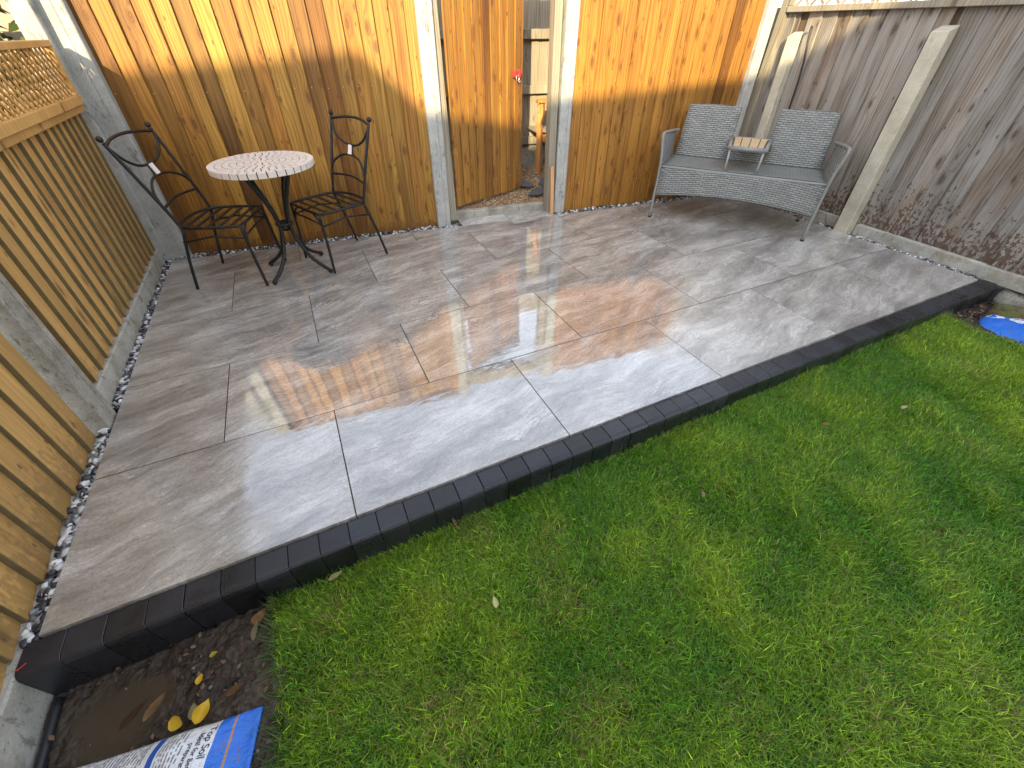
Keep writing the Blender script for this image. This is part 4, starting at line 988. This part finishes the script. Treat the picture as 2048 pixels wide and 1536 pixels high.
tag(bagA, 'white and blue plastic soil bag lying on the mud in the lower left corner', 'bag')
MAT['ink'] = simple('black print', (.02, .022, .025), .4)
def print_on(text, size, u0, v0, parent, h, pt, mat):
    cu = bpy.data.curves.new('print', 'FONT'); cu.body = text; cu.size = size; cu.extrude = 0; cu.offset = size * .012
    ob = bpy.data.objects.new('tmp_print', cu); COL.objects.link(ob); dg = bpy.context.evaluated_depsgraph_get(); dg.update()
    me = bpy.data.meshes.new_from_object(ob.evaluated_get(dg)); bpy.data.objects.remove(ob)
    bm = bmesh.new(); bm.from_mesh(me); bmesh.ops.triangulate(bm, faces=bm.faces); bmesh.ops.subdivide_edges(bm, edges=bm.edges, cuts=1); bm.to_mesh(me); bm.free()
    for vtx in me.vertices:
        u, v = u0 + vtx.co.x, v0 - vtx.co.y; vtx.co = Vector(pt(u, v, float(h(np.array(u), np.array(v))) + .0012))
    me.materials.clear(); me.materials.append(mat); return link(bpy.data.objects.new('printing', me), parent)
print_on('Top Soil', .0215, .014, .117, bagA, hA, ptA, MAT['ink'])
print_on('Ideal for Beds, borders and', .0150, .026, .134, bagA, hA, ptA, MAT['ink'])
print_on('preparation.', .0150, .044, .149, bagA, hA, ptA, MAT['ink'])
def cols2(m, uv, S):
    u, v = S[0], S[1]
    n = m.noise(uv, 14, 4); pic = m.mix(m.sm(n, .44, .52), (.115, .055, .035), (.11, .13, .03))
    pic = m.mix(m.sm(m.noise(uv, 6, 3), .55, .62), pic, (.02, .03, .025))
    bnd = m.math('ADD', v, m.math('MULTIPLY', m.math('SUBTRACT', u, .1), -.12))
    return m.mix(m.math('GREATER_THAN', bnd, .235), BLUE, pic)
bagB, hB, ptB = bag('soil_bag', (4.60, -.250), (.20, -.98, .98, .20), .50, .62, .075, -.140, m_bag('blue picture bag film', cols2))
tag(bagB, 'bright blue soil bag with picture print lying on bark by the right fence', 'bag')
MAT['whiteprint'] = simple('white print', (.75, .78, .82), .4); MAT['blueprint'] = simple('blue print', (.02, .13, .5), .4)
def disc_on(u0, v0, r, parent, h, pt, mat, sq=1.0, dz=.0015, half=False):
    A = np.linspace(0, 2 * math.pi, 25)[:-1]; pts_ = [(u0, v0)] + [(u0 + r * math.cos(a), v0 + r * sq * (max(0, math.sin(a)) if half else math.sin(a))) for a in A]
    b = MB(); b.add([pt(u, v, float(h(np.array(u), np.array(v))) + dz) for u, v in pts_], [(0, 1 + i, 1 + (i + 1) % 24) for i in range(24)])
    return b.build('printing', mat, parent)
for uu in (.055, .155, .27):
    d = disc_on(uu, .205, .040, bagB, hB, ptB, MAT['whiteprint'], .9); disc_on(uu + .004, .215, .026, d, hB, ptB, MAT['blueprint'], .7, .0028, True)

# ------------------------------------------------------------------ bark chips, litter and single leaves
nb_ = 1500; bx_ = rng.uniform(4.5, 5.22, nb_); by_ = rng.uniform(-1.2, -.104, nb_)
bc = np.where(rng.random(nb_)[:, None] < .6, np.array([[.035, .02, .013]]), np.array([[.15, .095, .06]])) * rng.uniform(.5, 1.4, (nb_, 1))
tag(stones('bark_chippings', np.stack([bx_, by_, -.128 + rng.uniform(-.01, .008, nb_)], 1), rng.uniform(.014, .034, nb_), bc, MAT['pebble'], 1, (.2, .4)), 'brown bark chippings around the blue bag by the right fence', 'bark chippings', kind='stuff')
nlit = 900; lx = rng.uniform(-.10, .46, nlit); ly = rng.uniform(-.9, -.105, nlit)
kk = (np.hypot((lx - .05) / .15, (ly + .235) / .11) > 1.0) | (rng.random(nlit) < .12); lx, ly = lx[kk], ly[kk]; nlit = len(lx)
lcol = np.where(rng.random(nlit)[:, None] < .72, np.array([[.05, .028, .016]]), np.array([[.15, .085, .045]])) * rng.uniform(.3, 1.3, (nlit, 1))
tag(leaf_cloud('leaf_litter', np.stack([lx, ly, -.165 + rng.uniform(0, .012, nlit)], 1), rng.uniform(.007, .024, nlit), lcol, MAT['litter']), 'small rotting leaf scraps scattered over the wet soil', 'leaf litter', kind='stuff')
ncl = 260; cx_, cy_ = rng.uniform(-.10, .46, ncl), rng.uniform(-.95, -.105, ncl); kk = np.hypot((cx_ - .05) / .15, (cy_ + .235) / .11) > 1.05; cx_, cy_ = cx_[kk], cy_[kk]; ncl = len(cx_)
ccol = np.where(rng.random(ncl)[:, None] < .8, np.array([[.055, .038, .026]]), np.array([[.16, .15, .135]])) * rng.uniform(.6, 1.3, (ncl, 1))
tag(stones('clods', np.stack([cx_, cy_, -.176 + .02 * np.clip((cx_ - .1) / .3, 0, 1) + rng.uniform(0, .006, ncl)], 1), rng.uniform(.005, .019, ncl), ccol, MAT['litter'], 1), 'small clods and grit on the wet soil by the white bag', 'soil clods', kind='stuff')
def leaf_mesh(L, W, curl, col, col2, crumple=.0, seed=0):
    g = np.random.default_rng(seed); nu, nv = 11, 7; V = []; C = []
    for i in range(nu):
        t = i / (nu - 1); wv_ = W * (math.sin(math.pi * t ** .8) ** .8 if 0 < t < 1 else 0.02)
        for j in range(nv):
            s = j / (nv - 1) * 2 - 1
            V.append((L * (t - .5), wv_ * .5 * s + crumple * .25 * W * math.sin(5 * t + seed), curl * L * ((t - .5) ** 2 * 1.4 + .55 * (s * wv_ / W) ** 2) + crumple * W * .3 * g.normal() * (0 < t < 1)))
            k = abs(s) ** .5 * .25 + g.uniform(0, .18); C.append(tuple((1 - k) * a + k * b for a, b in zip(col, col2)))
    V.append((-L * .5, 0, 0)); V.append((-L * .8, .01 * L, .04 * L)); V.append((-L * .8, .03 * L, .04 * L)); C += [col2] * 3
    V = np.array(V); i = np.arange(nu * nv).reshape(nu, nv); F = [(i[a, b], i[a + 1, b], i[a + 1, b + 1], i[a, b + 1]) for a in range(nu - 1) for b in range(nv - 1)] + [(nu * nv, nu * nv + 1, nu * nv + 2)]
    me = bpy.data.meshes.new('leaf'); me.from_pydata([tuple(q) for q in V], [], [tuple(int(k) for k in f) for f in F]); me.update(); add_col(me, np.array(C, np.float32)); me.materials.append(MAT['leaf']); me.polygons.foreach_set('use_smooth', [True] * len(me.polygons)); return me
YE, YD, CR, BRN, DB = (.80, .52, .03), (.58, .33, .03), (.50, .44, .20), (.23, .125, .055), (.10, .055, .03)
LV = [  # x, y, z, rz, L, W, curl, colours, crumple, label, tilt
    (.285, -.352, -.135, 1.2, .062, .036, .6, YE, YD, .16, 'bright yellow oval leaf standing against the white soil bag', (.5, -.2)),
    (.222, -.345, -.142, -.6, .046, .034, .3, YE, YD, .10, 'ragged yellow leaf at the edge of the white soil bag', (.3, .1)),
    (.262, -.335, -.145, 1.5, .042, .026, .3, (.30, .27, .12), (.18, .15, .07), .05, 'dull olive leaf between the two yellow leaves by the bag', (.2, .3)),
    (.165, -.275, -.150, .7, .075, .022, .5, (.30, .18, .08), BRN, .2, 'curled tan dead leaf lying on the wet mud', (0, .2)),
    (.105, -.268, -.158, .7, .085, .014, .6, (.17, .09, .06), DB, .3, 'long shrivelled brown leaf at the puddle edge', (.1, 0)),
    (.302, -.196, -.148, .3, .024, .015, .2, (.42, .36, .03), YD, .05, 'small yellow green leaf on mud beside the kerb', (0, 0)),
    (.268, -.252, -.148, 1.1, .028, .020, .2, YE, YD, .1, 'tiny yellow leaf lying in the middle of the mud', (0, .1)),
    (.440, -.150, -.135, .9, .055, .034, .6, (.28, .13, .05), BRN, .25, 'russet curled leaf in the corner where lawn meets kerb', (.2, .3)),
    (.425, -.185, -.140, 1.3, .060, .018, .4, (.30, .25, .13), BRN, .1, 'narrow straw coloured leaf below the russet leaf', (0, .2)),
    (.370, -.330, -.145, .2, .050, .020, .6, BRN, DB, .3, 'withered brown leaf between the lawn edge and the bag', (.1, .1)),
    (.684, -.126, -.120, .25, .050, .017, .7, CR, (.36, .33, .12), .1, 'pale folded leaf on the lawn nearest the kerb', (.4, 0)),
    (1.152, -.447, -.116, 1.4, .036, .020, .3, (.62, .56, .26), CR, .02, 'pale cream oval leaf lying alone on the lawn', (.2, .4)),
    (1.124, -.108, -.112, 1.7, .034, .012, .9, (.42, .27, .15), BRN, .2, 'small upright tan leaf in the grass beside the kerb', (.2, .9)),
    (2.081, -.433, -.105, 1.1, .030, .012, .9, (.45, .36, .24), BRN, .3, 'twisted buff leaf scrap in the middle of the lawn', (.2, .7)),
    (2.89, -.408, -.092, -.5, .032, .014, .8, (.40, .24, .12), BRN, .3, 'small tan leaf on the yellowish part of the lawn', (.2, .4)),
    (3.339, -.503, -.086, -.3, .036, .016, .6, (.55, .47, .30), CR, .2, 'cream leaf scrap on the lawn furthest to the right', (.2, .4)),
    (1.179, -.569, -.118, -.9, .050, .006, .4, (.32, .33, .05), (.2, .22, .05), .1, 'thin yellow green leaf stalk on the near lawn', (.1, .1)),
]
for i, (x, y, z, rz, L, W, cu_, c1_, c2_, cr, lb, ti) in enumerate(LV):
    o = bpy.data.objects.new('leaf', leaf_mesh(L, W, cu_, c1_, c2_, cr, i)); link(o); o.location = (x, y, z + .004); o.rotation_euler = (ti[0], -ti[1], rz); tag(o, lb, 'leaf', 'fallen leaves')
cp = MB().box(-.011, .011, -.002, .002, 0, .003).build('plastic_sliver', MAT['red'], bev=.0008); cp.location = (-.112, -.075, -.004); cp.rotation_euler = (0, 0, R(35)); tag(cp, 'red plastic sliver on the near left end of the kerb', 'plastic scrap')
